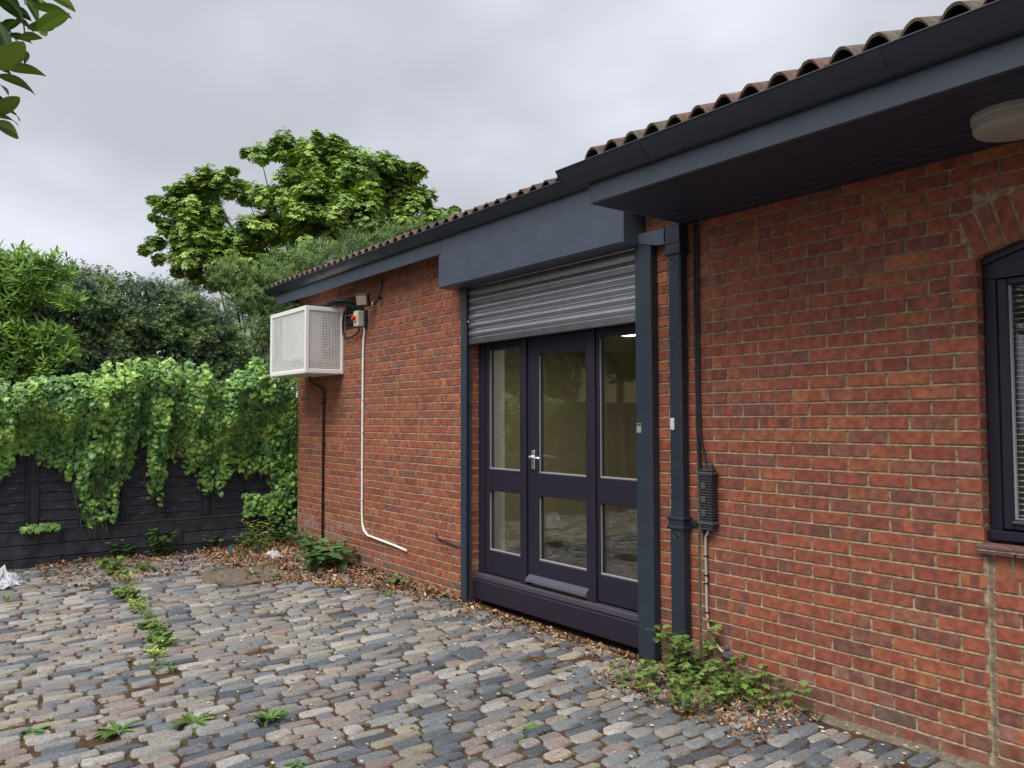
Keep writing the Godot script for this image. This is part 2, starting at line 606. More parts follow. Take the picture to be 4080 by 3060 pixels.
func build_building() -> void:
	var bd := thing("brick_building", "single storey red brick building with tiled roof and dark blue eaves", "building")
	var wall := part_node("wall", bd)
	var mc := Color(0.50, 0.375, 0.235)
	var core := Buf.new()
	core.box(Vector3(-6.722, -0.2, -0.33), Vector3(-2.738, 3.42, -0.0092), mc)
	core.box(Vector3(-2.738, 2.45, -0.33), Vector3(-0.60, 3.35, -0.0085), mc)
	core.box(Vector3(-0.60, -0.2, -0.33), Vector3(-0.20, 3.35, -0.0085), mc)
	core.box(Vector3(-0.20, -0.2, -0.33), Vector3(1.567, 3.0, -0.0085), mc)
	core.box(Vector3(1.567, -0.2, -0.33), Vector3(2.783, 0.995, -0.0085), mc)
	core.box(Vector3(2.783, -0.2, -0.33), Vector3(3.6, 3.0, -0.0085), mc)
	for k in 45:
		var yb := 0.005 + 0.075 * k + 0.0635
		for r in [[-6.722, -2.738], [-0.60, -0.135], [-0.1125, 1.567 if yb < 2.30 else 1.35], [1.6115, 3.4]]:
			if r[0] > -0.7 and yb > 2.88: continue
			if r[0] > 1.5 and yb > 0.86: continue
			core.quad(Vector3(r[0], yb, -0.0015), Vector3(r[1], yb, -0.0015), Vector3(r[1], yb + 0.013, -0.012), Vector3(r[0], yb + 0.013, -0.012), mc, Vector3(0, 0.4, 1))
	put("mortar_bed", core, M.mortar, wall)
	# wall over the window, cut to the arch
	var ab := Buf.new()
	var seg := 24
	for i in seg:
		var x0: float = lerp(1.567, 2.783, float(i) / seg)
		var x1: float = lerp(1.567, 2.783, float(i + 1) / seg)
		var y0: float = ARC.y + sqrt(ARCR * ARCR - pow(x0 - ARC.x, 2)) + 0.008
		var y1: float = ARC.y + sqrt(ARCR * ARCR - pow(x1 - ARC.x, 2)) + 0.008
		var zf := -0.0085
		var zb := -0.33
		ab.quad(Vector3(x0, y0, zf), Vector3(x1, y1, zf), Vector3(x1, 3.0, zf), Vector3(x0, 3.0, zf), mc, Vector3(0, 0, 1))
		ab.quad(Vector3(x0, y0, zf), Vector3(x1, y1, zf), Vector3(x1, y1, zb), Vector3(x0, y0, zb), mc, Vector3(0, -1, 0))
		ab.quad(Vector3(x0, y0, zb), Vector3(x1, y1, zb), Vector3(x1, 3.0, zb), Vector3(x0, 3.0, zb), mc, Vector3(0, 0, -1))
	put("arch_bed", ab, M.mortar, wall)
	# movement joints
	one("movement_joint", Vector3(-0.132, 0, -0.012), Vector3(-0.1145, 2.9, -0.004), Color(0.16, 0.12, 0.09), M.mortar, wall, 0.001)
	one("movement_joint", Vector3(1.5895, 0, -0.016), Vector3(1.6115, 0.995, -0.0082), Color(0.34, 0.26, 0.18), M.mortar, wall, 0.001)
	lay_bricks(wall)
	# end and back walls, plain
	one("end_wall", Vector3(-6.725, -0.2, -8.0), Vector3(-6.40, 3.35, -0.332), Color(0.27, 0.08, 0.045), M.brick, bd)
	one("end_wall", Vector3(3.4, -0.2, -8.0), Vector3(3.598, 3.0, -0.332), Color(0.27, 0.08, 0.045), M.brick, bd)
	one("back_wall", Vector3(-6.725, -0.2, -8.3), Vector3(3.6, 3.35, -8.001), Color(0.27, 0.08, 0.045), M.brick, bd)
	build_room(bd)
	build_roof(bd)
	build_eaves(bd)
	build_doors(bd)
	build_window(bd)
	build_downpipe(bd)

func build_room(bd: Node3D) -> void:
	var cream := Color(0.42, 0.39, 0.25)
	one("floor", Vector3(-6.40, -0.1, -7.9), Vector3(3.4, 0.10, -0.331), Color(0.022, 0.020, 0.018), M.plaster, bd, 0.0)
	one("ceiling", Vector3(-6.40, 2.52, -7.9), Vector3(3.4, 2.62, -0.331), Color(0.62, 0.60, 0.52), M.plaster, bd, 0.0)
	one("inner_wall", Vector3(-6.39, 0.10, -4.5), Vector3(3.39, 2.52, -4.4), cream, M.plaster, bd, 0.0)
	one("inner_wall", Vector3(-4.6, 0.10, -4.4), Vector3(-4.5, 2.52, -0.331), cream, M.plaster, bd, 0.0)
	one("inner_wall", Vector3(1.0, 0.10, -4.4), Vector3(1.1, 2.52, -0.331), cream, M.plaster, bd, 0.0)
	one("skirting_board", Vector3(-4.5, 0.10, -4.4), Vector3(1.0, 0.25, -4.38), Color(0.45, 0.42, 0.33), M.paint_soft, bd, 0.004)
	# white plastered reveals round the opening
	one("reveal", Vector3(-2.74, 0.22, -0.37), Vector3(-2.708, 2.45, -0.166), Color(0.90, 0.92, 0.92), M.plaster, bd, 0.003)
	one("reveal", Vector3(-0.625, 0.22, -0.335), Vector3(-0.598, 2.45, -0.165), Color(0.78, 0.80, 0.80), M.plaster, bd, 0.003)
	one("reveal", Vector3(-2.712, 2.425, -0.335), Vector3(-0.625, 2.452, -0.165), Color(0.78, 0.80, 0.80), M.plaster, bd, 0.003)
	# recessed ceiling light
	var lt := thing("ceiling_light", "lit square ceiling panel light seen through the glazed screen", "ceiling light", Vector3(-2.4, 2.51, -1.7))
	one("frame", Vector3(-2.74, 2.512, -2.04), Vector3(-2.04, 2.52, -1.34), Color(0.7, 0.7, 0.7), M.plaster, lt, 0.002)
	one("diffuser_light", Vector3(-2.71, 2.506, -2.01), Vector3(-2.07, 2.513, -1.37), W, M.glow, lt, 0.001)
	var al := AreaLight3D.new()
	al.name = "panel_glow"
	lt.add_child(al)
	al.area_size = Vector2(0.6, 0.6)
	al.light_energy = 0.9
	al.light_color = Color(1.0, 0.93, 0.78)
	al.area_range = 8.0
	al.shadow_enabled = true
	al.position = Vector3(0, -0.012, 0)
	al.rotation_degrees = Vector3(-90, 0, 0)

func roof_y(z: float) -> float:
	return 3.102 + (1.0 - z) * 0.344

# one clay tile with two rolls, laid with its lower edge at z0 on the roof slope
func add_tile(b: Buf, x0: float, z0: float, w: float, length: float, lift: float, col: Color) -> void:
	var prof := []
	var roll := w * 0.5
	for r in 2:
		var bx := x0 + r * roll
		for k in 13:
			var t := k / 12.0
			# rounded roll over four fifths of the pitch, shallow valley between
			var u: float = (t - 0.10) / 0.80
			var yy: float = 0.0
			if u > 0.0 and u < 1.0:
				yy = pow(sin(u * PI), 0.75) * roll * 0.42
			prof.append(Vector2(bx + roll * t * 0.999, yy))
	var th := 0.013
	var rise := 0.344
	var up := Vector3(0, 1, rise).normalized()
	var nrm := []
	for i in prof.size():
		var p: Vector2 = prof[max(i - 1, 0)]
		var q: Vector2 = prof[min(i + 1, prof.size() - 1)]
		nrm.append(Vector3(-(q.y - p.y), q.x - p.x, (q.x - p.x) * rise).normalized())
	var bk := Vector3(0, length * 0.325, -length * 0.945)
	var dn := up * -th
	var ctone := []
	for i in prof.size():
		var k := rng.randf_range(0.85, 1.12)
		ctone.append(Color(col.r * k, col.g * k, col.b * k))
	for i in prof.size() - 1:
		var p: Vector2 = prof[i]
		var q: Vector2 = prof[i + 1]
		var jit := rng.randf_range(-0.002, 0.002)
		var f0 := Vector3(p.x, roof_y(z0) + p.y + lift, z0 + jit)
		var f1 := Vector3(q.x, roof_y(z0) + q.y + lift, z0 + jit)
		b.stri(f0, f1, f1 + bk, nrm[i], nrm[i + 1], nrm[i + 1], ctone[i], ctone[i + 1], ctone[i + 1])
		b.stri(f0, f1 + bk, f0 + bk, nrm[i], nrm[i + 1], nrm[i], ctone[i], ctone[i + 1], ctone[i])
		b.stri(f0 + dn, f1 + dn, f1 + bk + dn, -nrm[i], -nrm[i + 1], -nrm[i + 1], col, col, col)
		b.stri(f0 + dn, f1 + bk + dn, f0 + bk + dn, -nrm[i], -nrm[i + 1], -nrm[i], col, col, col)
		b.quad(f0, f1, f1 + dn, f0 + dn, ctone[i], Vector3(0, -0.3, 1))
	var e := prof.size() - 1
	for s in [[0, Vector3(-1, 0, 0)], [e, Vector3(1, 0, 0)]]:
		var p: Vector2 = prof[s[0]]
		var f0 := Vector3(p.x, roof_y(z0) + p.y + lift, z0)
		b.quad(f0, f0 + up * -th, f0 + bk + up * -th, f0 + bk, col, s[1])

func build_roof(bd: Node3D) -> void:
	var roof := part_node("roof", bd)
	var rest := Buf.new()
	var cols := [Color(0.20, 0.125, 0.10), Color(0.24, 0.14, 0.105), Color(0.17, 0.12, 0.105), Color(0.22, 0.175, 0.13), Color(0.27, 0.155, 0.115)]
	var gauge := 0.32
	# wide eaves over the window side, narrow eaves over the door side: one slope
	for row in 18:
		for side in 2:
			var z0: float = (0.99 if side == 0 else 0.285) - row * gauge * 0.945
			if z0 < -4.1:
				continue
			var x := -0.115 if side == 0 else -7.10
			var lim := 3.7 if side == 0 else -0.13
			while x < lim:
				var c: Color = cols[rng.randi() % cols.size()]
				var lift: float = 0.012 + rng.randf_range(-0.003, 0.004)
				var wd: float = 0.302 if side == 0 else 0.306
				if row == 0:
					var b := Buf.new()
					add_tile(b, x, z0, wd, 0.40, lift, c)
					put("tile", b, M.tile, roof)
				else:
					add_tile(rest, x, z0, wd, 0.40, lift, c)
				x += wd + 0.003
	var o := put("upper_tiles", rest, M.tile, roof)
	o.set_meta("kind", "stuff")
	# roof deck and rear slope
	var d := Buf.new()
	for s in [[-7.09, -0.14, 0.21], [-0.138, 3.68, 0.93]]:
		d.quad(Vector3(s[0], roof_y(s[2]) - 0.025, s[2]), Vector3(s[1], roof_y(s[2]) - 0.025, s[2]), Vector3(s[1], roof_y(-4.1) - 0.025, -4.1), Vector3(s[0], roof_y(-4.1) - 0.025, -4.1), Color(0.06, 0.05, 0.045), Vector3(0, 1, 0.3))
		d.quad(Vector3(s[0], roof_y(-4.1) - 0.02, -4.1), Vector3(s[1], roof_y(-4.1) - 0.02, -4.1), Vector3(s[1], 3.3, -8.4), Vector3(s[0], 3.3, -8.4), Color(0.10, 0.06, 0.045), Vector3(0, 1, -0.3))
		for x in [s[0] + 0.03, s[1] - 0.03]:
			d.tri(Vector3(x, roof_y(s[2]) - 0.03, s[2]), Vector3(x, roof_y(-4.1) - 0.03, -4.1), Vector3(x, 3.3, -8.4), Color(0.2, 0.07, 0.045), Vector3(-1 if x < -1 else 1, 0, 0))
	put("roof_deck", d, M.tile, roof)
	# moss cushions between the rolls
	var ms := Buf.new()
	for i in 24:
		var x := rng.randf_range(-0.05, 2.2) if i < 16 else rng.randf_range(-5.0, -0.4)
		var z: float = (0.985 if x > -0.12 else 0.28) - rng.randf_range(0.0, 0.05)
		var r := rng.randf_range(0.005, 0.011)
		var c := Color(0.10, 0.075, 0.045) * rng.randf_range(0.7, 1.3)
		blob(ms, Vector3(x, roof_y(z) + rng.randf_range(0.004, 0.03), z), Vector3(r * 1.2, r * 0.5, r), c)
	put("moss", ms, M.soil_plain, roof)

func blob(b: Buf, at: Vector3, r: Vector3, col: Color, seg := 6, ring := 4) -> void:
	for j in ring:
		for i in seg:
			var p := []
			var q := []
			for s in [[i, j], [i + 1, j], [i + 1, j + 1], [i, j + 1]]:
				var a: float = TAU * s[0] / seg
				var t: float = PI * s[1] / ring
				var nn := Vector3(sin(t) * cos(a), cos(t), sin(t) * sin(a))
				q.append(nn)
				p.append(at + nn * r * (1.0 + 0.25 * n1.get_noise_3d(at.x * 50.0 + nn.x * 3.0, nn.y * 3.0, at.z * 50.0 + nn.z * 3.0)))
			b.stri(p[0], p[1], p[2], q[0], q[1], q[2], col, col, col)
			b.stri(p[0], p[2], p[3], q[0], q[2], q[3], col, col, col)

func gutter_profile(zb: float, ytop: float, r: float, grow: float) -> Array:
	# ogee: flat back, narrow flat bottom, swept front rising to a lip
	var o := []
	for p in [[0.0, 0.0], [0.0, -1.50], [0.30, -1.58], [0.62, -1.48], [0.95, -1.22], [1.28, -0.92], [1.55, -0.62], [1.78, -0.34], [1.95, -0.10], [2.0, 0.0]]:
		var q := Vector2(p[0], p[1])
		var c := Vector2(1.0, -0.6)
		var d := (q - c).normalized() * grow
		o.append(Vector2(zb + q.x * r + d.x, ytop + q.y * r + (d.y if p[1] < -0.01 else 0.0)))
	return o

func gutter(called: String, bd: Node3D, x0: float, x1: float, zb: float, ytop: float, r: float, joints: Array) -> void:
	var g := part_node(called, bd)
	var outer := gutter_profile(zb, ytop, r, 0.0)
	var inner := gutter_profile(zb, ytop, r, -0.004)
	inner.reverse()
	var b := Buf.new()
	b.extrude_x(outer + inner, x0, x1, SLATE2)
	b.tube([Vector3(x0, ytop, zb + 2 * r), Vector3((x0 + x1) * 0.5, ytop, zb + 2 * r), Vector3(x1, ytop, zb + 2 * r)], 0.005, SLATE2, 6)
	put("channel", b, M.paint, g)
	var cap := Buf.new()
	cap.extrude_x(gutter_profile(zb, ytop, r, 0.002), x0 - 0.004, x0 + 0.002, SLATE2)
	put("stop_end", cap, M.paint, g)
	for x in joints:
		var jb := Buf.new()
		var pin := gutter_profile(zb, ytop, r, 0.0008)
		pin.reverse()
		jb.extrude_x(gutter_profile(zb, ytop, r, 0.004) + pin, x - 0.035, x + 0.035, SLATE2)
		put("union_bracket", jb, M.paint, g)

func build_eaves(bd: Node3D) -> void:
	# wide eaves: fascia, soffit boards, end board
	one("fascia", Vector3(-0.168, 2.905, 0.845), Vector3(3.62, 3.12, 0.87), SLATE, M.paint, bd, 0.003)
	var sf := part_node("soffit", bd)
	var nb := 9
	var step := 0.845 / nb
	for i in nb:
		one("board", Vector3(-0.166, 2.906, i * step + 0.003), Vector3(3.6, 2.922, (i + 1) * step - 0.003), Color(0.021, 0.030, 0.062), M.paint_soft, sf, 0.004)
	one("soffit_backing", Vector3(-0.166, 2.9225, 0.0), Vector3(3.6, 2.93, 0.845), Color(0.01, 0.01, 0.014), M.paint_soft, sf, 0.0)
	var eb := Buf.new()
	eb.extrude_x([Vector2(0.0, 2.905), Vector2(0.87, 2.905), Vector2(0.87, 3.12), Vector2(0.06, 3.40), Vector2(0.0, 3.40)], -0.19, -0.1685, SLATE)
	put("end_board", eb, M.paint, bd)
	gutter("gutter", bd, -0.345, 3.62, 0.872, 3.115, 0.062, [0.30, 1.62])
	# narrow eaves
	one("fascia", Vector3(-7.02, 3.147, 0.175), Vector3(-4.552, 3.37, 0.20), SLATE * 1.12, M.paint, bd, 0.003)
	one("fascia", Vector3(-4.548, 3.147, 0.175), Vector3(-2.932, 3.37, 0.20), SLATE * 1.12, M.paint, bd, 0.003)
	one("verge_board", Vector3(-7.02, 3.20, -0.3), Vector3(-6.99, 3.42, 0.174), SLATE, M.paint_soft, bd, 0.003)
	gutter("gutter", bd, -7.19, -0.19, 0.202, 3.365, 0.052, [-6.75, -5.4, -4.0, -2.93, -1.25])

# frame strips, pane and beads of one light
func glazed_light(parent: Node3D, x0: float, x1: float, y0: float, y1: float, z: float) -> void:
	var bead := Buf.new()
	var c := Color(0.28, 0.27, 0.29)
	bead.box(Vector3(x0, y0, z - 0.03), Vector3(x1, y0 + 0.012, z - 0.012), c, 0.002)
	bead.box(Vector3(x0, y0 + 0.012, z - 0.03), Vector3(x0 + 0.004, y1, z - 0.016), c, 0.001)
	bead.box(Vector3(x1 - 0.008, y0 + 0.012, z - 0.03), Vector3(x1, y1, z - 0.016), Color(0.1, 0.09, 0.12), 0.002)
	put("glazing_bead", bead, M.plain, parent)
	var g := Buf.new()
	g.box(Vector3(x0 + 0.002, y0 + 0.002, z - 0.036), Vector3(x1 - 0.002, y1 - 0.002, z - 0.032))
	g.box(Vector3(x0 + 0.002, y0 + 0.002, z - 0.052), Vector3(x1 - 0.002, y1 - 0.002, z - 0.048))
	put("pane", g, M.glass, parent)

func build_doors(bd: Node3D) -> void:
	var zf := -0.10
	var scr := part_node("glazed_screen", bd)
	var mm = M.wood_paint
	var zb := -0.165
	one("jamb", Vector3(-2.727, 0.262, zb), Vector3(-2.652, 2.44, zf + 0.012), PURPLE, mm, scr)
	one("jamb", Vector3(-0.675, 0.262, zb), Vector3(-0.61, 2.44, zf + 0.012), PURPLE, mm, scr)
	one("head", Vector3(-2.652, 2.335, zb), Vector3(-0.675, 2.44, zf + 0.010), PURPLE, mm, scr)
	one("mullion", Vector3(-2.105, 0.262, zb), Vector3(-2.022, 2.335, zf + 0.020), PURPLE, mm, scr)
	one("mullion", Vector3(-1.262, 0.262, zb), Vector3(-1.180, 2.335, zf + 0.020), PURPLE, mm, scr)
	for s in [[-2.652, -2.105, -2.588, -2.107], [-1.180, -0.675, -1.156, -0.677]]:
		one("stile", Vector3(s[0], 0.275, zb), Vector3(s[2], 2.335, zf), PURPLE, mm, scr)
		one("rail", Vector3(s[2], 0.275, zb), Vector3(s[1], 0.475, zf), PURPLE, mm, scr)
		one("rail", Vector3(s[2], 1.003, zb), Vector3(s[1], 1.193, zf), PURPLE, mm, scr)
		one("rail", Vector3(s[2], 2.252, zb), Vector3(s[1], 2.335, zf), PURPLE, mm, scr)
		glazed_light(scr, s[2], s[1], 0.475, 1.003, zf)
		glazed_light(scr, s[2], s[1], 1.193, 2.252, zf)
	# stepped timber sill
	one("sill", Vector3(-2.727, 0.215, -0.30), Vector3(-0.605, 0.2615, -0.048), Color(0.072, 0.062, 0.085), mm, scr, 0.006)
	one("sill_board", Vector3(-2.722, 0.045, -0.30), Vector3(-0.605, 0.2145, -0.018), PURPLE, mm, scr, 0.006)
	# the door leaf
	var dr := part_node("door", bd)
	one("stile", Vector3(-2.018, 0.30, zb), Vector3(-1.885, 2.33, zf), PURPLE, mm, dr)
	one("stile", Vector3(-1.302, 0.30, zb), Vector3(-1.266, 2.33, zf), PURPLE, mm, dr)
	one("rail", Vector3(-1.885, 0.30, zb), Vector3(-1.302, 0.478, zf), PURPLE, mm, dr)
	one("rail", Vector3(-1.885, 1.005, zb), Vector3(-1.302, 1.191, zf), PURPLE, mm, dr)
	one("rail", Vector3(-1.885, 2.170, zb), Vector3(-1.302, 2.33, zf), PURPLE, mm, dr)
	glazed_light(dr, -1.885, -1.302, 0.478, 1.005, zf)
	glazed_light(dr, -1.885, -1.302, 1.191, 2.170, zf)
	var wb := Buf.new()
	wb.extrude_x([Vector2(zf, 0.352), Vector2(-0.062, 0.318), Vector2(-0.055, 0.298), Vector2(zf, 0.302)], -2.005, -1.268, Color(0.085, 0.08, 0.11))
	put("weather_bar", wb, M.wood_paint, dr)
	# handle
	var hp := Buf.new()
	hp.box(Vector3(-1.962, 1.222, zf), Vector3(-1.920, 1.378, zf + 0.009), Color(0.82, 0.83, 0.86), 0.003)
	put("handle_plate", hp, M.alu, dr)
	var kh := Buf.new()
	kh.box(Vector3(-1.944, 1.262, zf + 0.008), Vector3(-1.938, 1.280, zf + 0.0096), Color(0.005, 0.005, 0.005))
	put("keyhole", kh, M.plain, dr)
	var lv := Buf.new()
	lv.tube([Vector3(-1.941, 1.325, zf), Vector3(-1.941, 1.325, zf + 0.035), Vector3(-1.936, 1.325, zf + 0.052), Vector3(-1.92, 1.324, zf + 0.06), Vector3(-1.86, 1.321, zf + 0.062), Vector3(-1.825, 1.319, zf + 0.058), Vector3(-1.812, 1.318, zf + 0.045)], 0.0095, Color(0.9, 0.9, 0.92), 10)
	put("handle", lv, M.alu, dr)

func build_window(bd: Node3D) -> void:
	var wn := part_node("window", bd)
	var zf := -0.075
	var seg := 16
	# arched head of the frame
	var hd := Buf.new()
	for i in seg:
		var x0: float = lerp(1.577, 2.773, float(i) / seg)
		var x1: float = lerp(1.577, 2.773, float(i + 1) / seg)
		var y0: float = ARC.y + sqrt(ARCR * ARCR - pow(x0 - ARC.x, 2)) - 0.001
		var y1: float = ARC.y + sqrt(ARCR * ARCR - pow(x1 - ARC.x, 2)) - 0.001
		hd.quad(Vector3(x0, 2.30, zf), Vector3(x1, 2.30, zf), Vector3(x1, y1, zf), Vector3(x0, y0, zf), NAVY, Vector3(0, 0, 1))
		hd.quad(Vector3(x0, 2.30, zf - 0.07), Vector3(x1, 2.30, zf - 0.07), Vector3(x1, y1, zf - 0.07), Vector3(x0, y0, zf - 0.07), NAVY, Vector3(0, 0, -1))
		# projecting drip mould following the arch
		hd.quad(Vector3(x0, y0, zf + 0.02), Vector3(x1, y1, zf + 0.02), Vector3(x1, y1 - 0.03, zf + 0.02), Vector3(x0, y0 - 0.03, zf + 0.02), NAVY * 1.4, Vector3(0, 0, 1))
		hd.quad(Vector3(x0, y0 - 0.03, zf + 0.02), Vector3(x1, y1 - 0.03, zf + 0.02), Vector3(x1, y1 - 0.03, zf), Vector3(x0, y0 - 0.03, zf), NAVY, Vector3(0, -1, 0))
	hd.quad(Vector3(1.577, 2.30, zf), Vector3(2.773, 2.30, zf), Vector3(2.773, 2.30, zf - 0.07), Vector3(1.577, 2.30, zf - 0.07), NAVY, Vector3(0, -1, 0))
	put("head", hd, M.wood_paint, wn)
	one("jamb", Vector3(1.577, 1.07, zf - 0.07), Vector3(1.632, 2.299, zf), NAVY, M.wood_paint, wn)
	one("jamb", Vector3(2.72, 1.07, zf - 0.07), Vector3(2.773, 2.299, zf), NAVY, M.wood_paint, wn)
	one("frame_sill", Vector3(1.577, 1.058, zf - 0.07), Vector3(2.773, 1.105, zf + 0.03), NAVY * 1.2, M.wood_paint, wn, 0.006)
	one("stile", Vector3(1.636, 1.11, zf - 0.06), Vector3(1.682, 2.295, zf + 0.006), NAVY, M.wood_paint, wn, 0.006)
	one("stile", Vector3(2.67, 1.11, zf - 0.06), Vector3(2.716, 2.295, zf + 0.006), NAVY, M.wood_paint, wn, 0.006)
	one("rail", Vector3(1.682, 1.11, zf - 0.06), Vector3(2.67, 1.158, zf + 0.006), NAVY, M.wood_paint, wn, 0.006)
	one("rail", Vector3(1.682, 2.262, zf - 0.06), Vector3(2.67, 2.295, zf + 0.006), NAVY, M.wood_paint, wn, 0.006)
	one("weather_strip", Vector3(1.68, 1.142, zf + 0.007), Vector3(2.67, 1.156, zf + 0.022), Color(0.10, 0.09, 0.10), M.wood_paint, wn, 0.003)
	var g := Buf.new()
	g.box(Vector3(1.68, 1.156, zf - 0.034), Vector3(2.672, 2.264, zf - 0.030))
	g.box(Vector3(1.68, 1.156, zf - 0.050), Vector3(2.672, 2.264, zf - 0.046))
	put("pane", g, M.glass, wn)
	var bead := Buf.new()
	bead.box(Vector3(1.682, 1.158, zf - 0.028), Vector3(1.692, 2.262, zf - 0.006), Color(0.30, 0.30, 0.33), 0.002)
	bead.box(Vector3(1.692, 1.158, zf - 0.028), Vector3(2.67, 1.166, zf - 0.006), Color(0.22, 0.22, 0.24), 0.002)
	put("glazing_bead", bead, M.plain, wn)
	# tiled sill in two courses with a bed of mortar between
	var x := 1.556
	while x < 2.80:
		var w := 0.165
		one("sill_tile", Vector3(x, 1.026, -0.10), Vector3(min(x + w - 0.003, 2.80), 1.044, 0.045), Color(0.27, 0.145, 0.135), M.brick, wn, 0.003)
		one("sill_tile", Vector3(x + 0.004, 0.999, -0.02), Vector3(min(x + w - 0.003, 2.80), 1.014, 0.036), Color(0.22, 0.09, 0.08), M.brick, wn, 0.003)
		x += w
	one("mortar_bed", Vector3(1.562, 1.0142, -0.02), Vector3(2.79, 1.0258, 0.038), Color(0.55, 0.45, 0.32), M.mortar, wn, 0.002)
	# blind behind the glass
	var bl := thing("venetian_blind", "white venetian blind hanging behind the arched window", "blind", Vector3(2.17, 1.16, -0.16))
	one("head_rail", Vector3(1.66, 2.40, -0.185), Vector3(2.69, 2.43, -0.145), Color(0.75, 0.75, 0.73), M.plain, bl, 0.003)
	var y := 1.172
	while y < 2.39:
		var sb := Buf.new()
		var xf := Transform3D(Basis(Vector3(1, 0, 0), 0.06), Vector3(2.175, y, -0.163))
		sb.box(Vector3(-0.51, -0.0012, -0.0125), Vector3(0.51, 0.0012, 0.0125), Color(0.74, 0.73, 0.68), 0.0, xf)
		put("slat", sb, M.plain, bl)
		y += 0.0275
	one("bottom_rail", Vector3(1.665, 1.148, -0.176), Vector3(2.685, 1.160, -0.15), Color(0.74, 0.73, 0.68), M.plain, bl, 0.003)
	var cord := Buf.new()
	for cx in [1.76, 2.17, 2.6]:
		cord.tube([Vector3(cx, 1.15, -0.15), Vector3(cx, 1.8, -0.15), Vector3(cx, 2.41, -0.15)], 0.0015, Color(0.7, 0.7, 0.66), 5)
	put("cord", cord, M.plain, bl)

# small pale nicks where the paint has come off, more along the arrises
func chips(x0: float, x1: float, y0: float, y1: float, z: float, n: int) -> Buf:
	var b := Buf.new()
	for i in n:
		var x := rng.randf_range(x0 + 0.014, x1 - 0.014) if rng.randf() < 0.6 else (x1 - rng.randf_range(0.006, 0.012))
		var y := rng.randf_range(y0, y1)
		var w := rng.randf_range(0.0015, 0.004)
		var c := Color(0.20, 0.22, 0.25) * rng.randf_range(0.5, 1.3)
		b.box(Vector3(x, y, z - 0.004), Vector3(x + w, y + rng.randf_range(0.002, 0.010), z + 0.0004), c)
	return b

func build_downpipe(bd: Node3D) -> void:
	var dp := part_node("downpipe", bd)
	var c := Color(0.022, 0.030, 0.044)
	one("shaft", Vector3(-0.296, 0.86, 0.006), Vector3(-0.190, 2.74, 0.080), c, M.paint, dp, 0.012)
	one("shaft", Vector3(-0.299, 0.02, 0.004), Vector3(-0.187, 0.955, 0.083), c, M.paint, dp, 0.012)
	for y in [0.935, 0.993]:
		one("collar", Vector3(-0.314, y - 0.011, 0.0), Vector3(-0.172, y + 0.011, 0.097), c, M.paint, dp, 0.006)
	one("socket", Vector3(-0.306, 0.94, 0.002), Vector3(-0.180, 0.99, 0.089), c, M.paint, dp, 0.006)
	one("ear", Vector3(-0.182, 0.945, 0.0), Vector3(-0.128, 0.985, 0.02), c, M.paint, dp, 0.005)
	for y in [2.722, 2.792]:
		one("collar", Vector3(-0.314, y - 0.013, 0.0), Vector3(-0.172, y + 0.013, 0.097), c, M.paint, dp, 0.006)
	one("socket", Vector3(-0.308, 2.73, 0.002), Vector3(-0.178, 2.903, 0.091), c, M.paint, dp, 0.006)
	one("shoe", Vector3(-0.31, 0.0, 0.0), Vector3(-0.176, 0.05, 0.11), c, M.paint, dp, 0.008)
	# cast diamond emblems
	for y in [0.884, 2.668]:
		var e := Buf.new()
		var z := 0.0835 if y < 2.0 else 0.0805
		var ce := Vector3(-0.243, y, z)
		var o := [Vector3(-0.030, 0, 0), Vector3(0, 0.024, 0), Vector3(0.030, 0, 0), Vector3(0, -0.024, 0)]
		for i in 4:
			var p: Vector3 = ce + o[i]
			var q: Vector3 = ce + o[(i + 1) % 4]
			e.tube([p, (p + q) * 0.5, q], 0.0032, c * 1.3, 6)
		for k in 3:
			e.tube([ce + Vector3(-0.010 + 0.008 * k, -0.006, 0), ce + Vector3(-0.009 + 0.008 * k, 0, 0.001), ce + Vector3(-0.008 + 0.008 * k, 0.006, 0)], 0.0016, c * 1.3, 5)
		put("emblem", e, M.paint, dp)
	put("paint_chips", chips(-0.296, -0.190, 0.05, 2.7, 0.0803, 26), M.plain, dp).set_meta("kind", "stuff")
	# paper notice stuck to the shaft
	var st := Buf.new()
	var z := 0.0812
	st.box(Vector3(-0.284, 1.565, z - 0.0006), Vector3(-0.250, 1.640, z), Color(0.72, 0.72, 0.74), 0.0)
	put("paper_notice", st, M.plain, dp, "small torn white printed notice")
	var ink := Buf.new()
	for r in 9:
		var yy := 1.572 + r * 0.0072
		var hh := 0.0014 if r > 1 else 0.0024
		var xx := -0.281
		while xx < -0.255:
			var l := rng.randf_range(0.002, 0.006)
			ink.box(Vector3(xx, yy, z), Vector3(min(xx + l, -0.253), yy + hh, z + 0.0003), Color(0.05, 0.05, 0.07))
			xx += l + 0.0014
	put("print", ink, M.plain, dp)

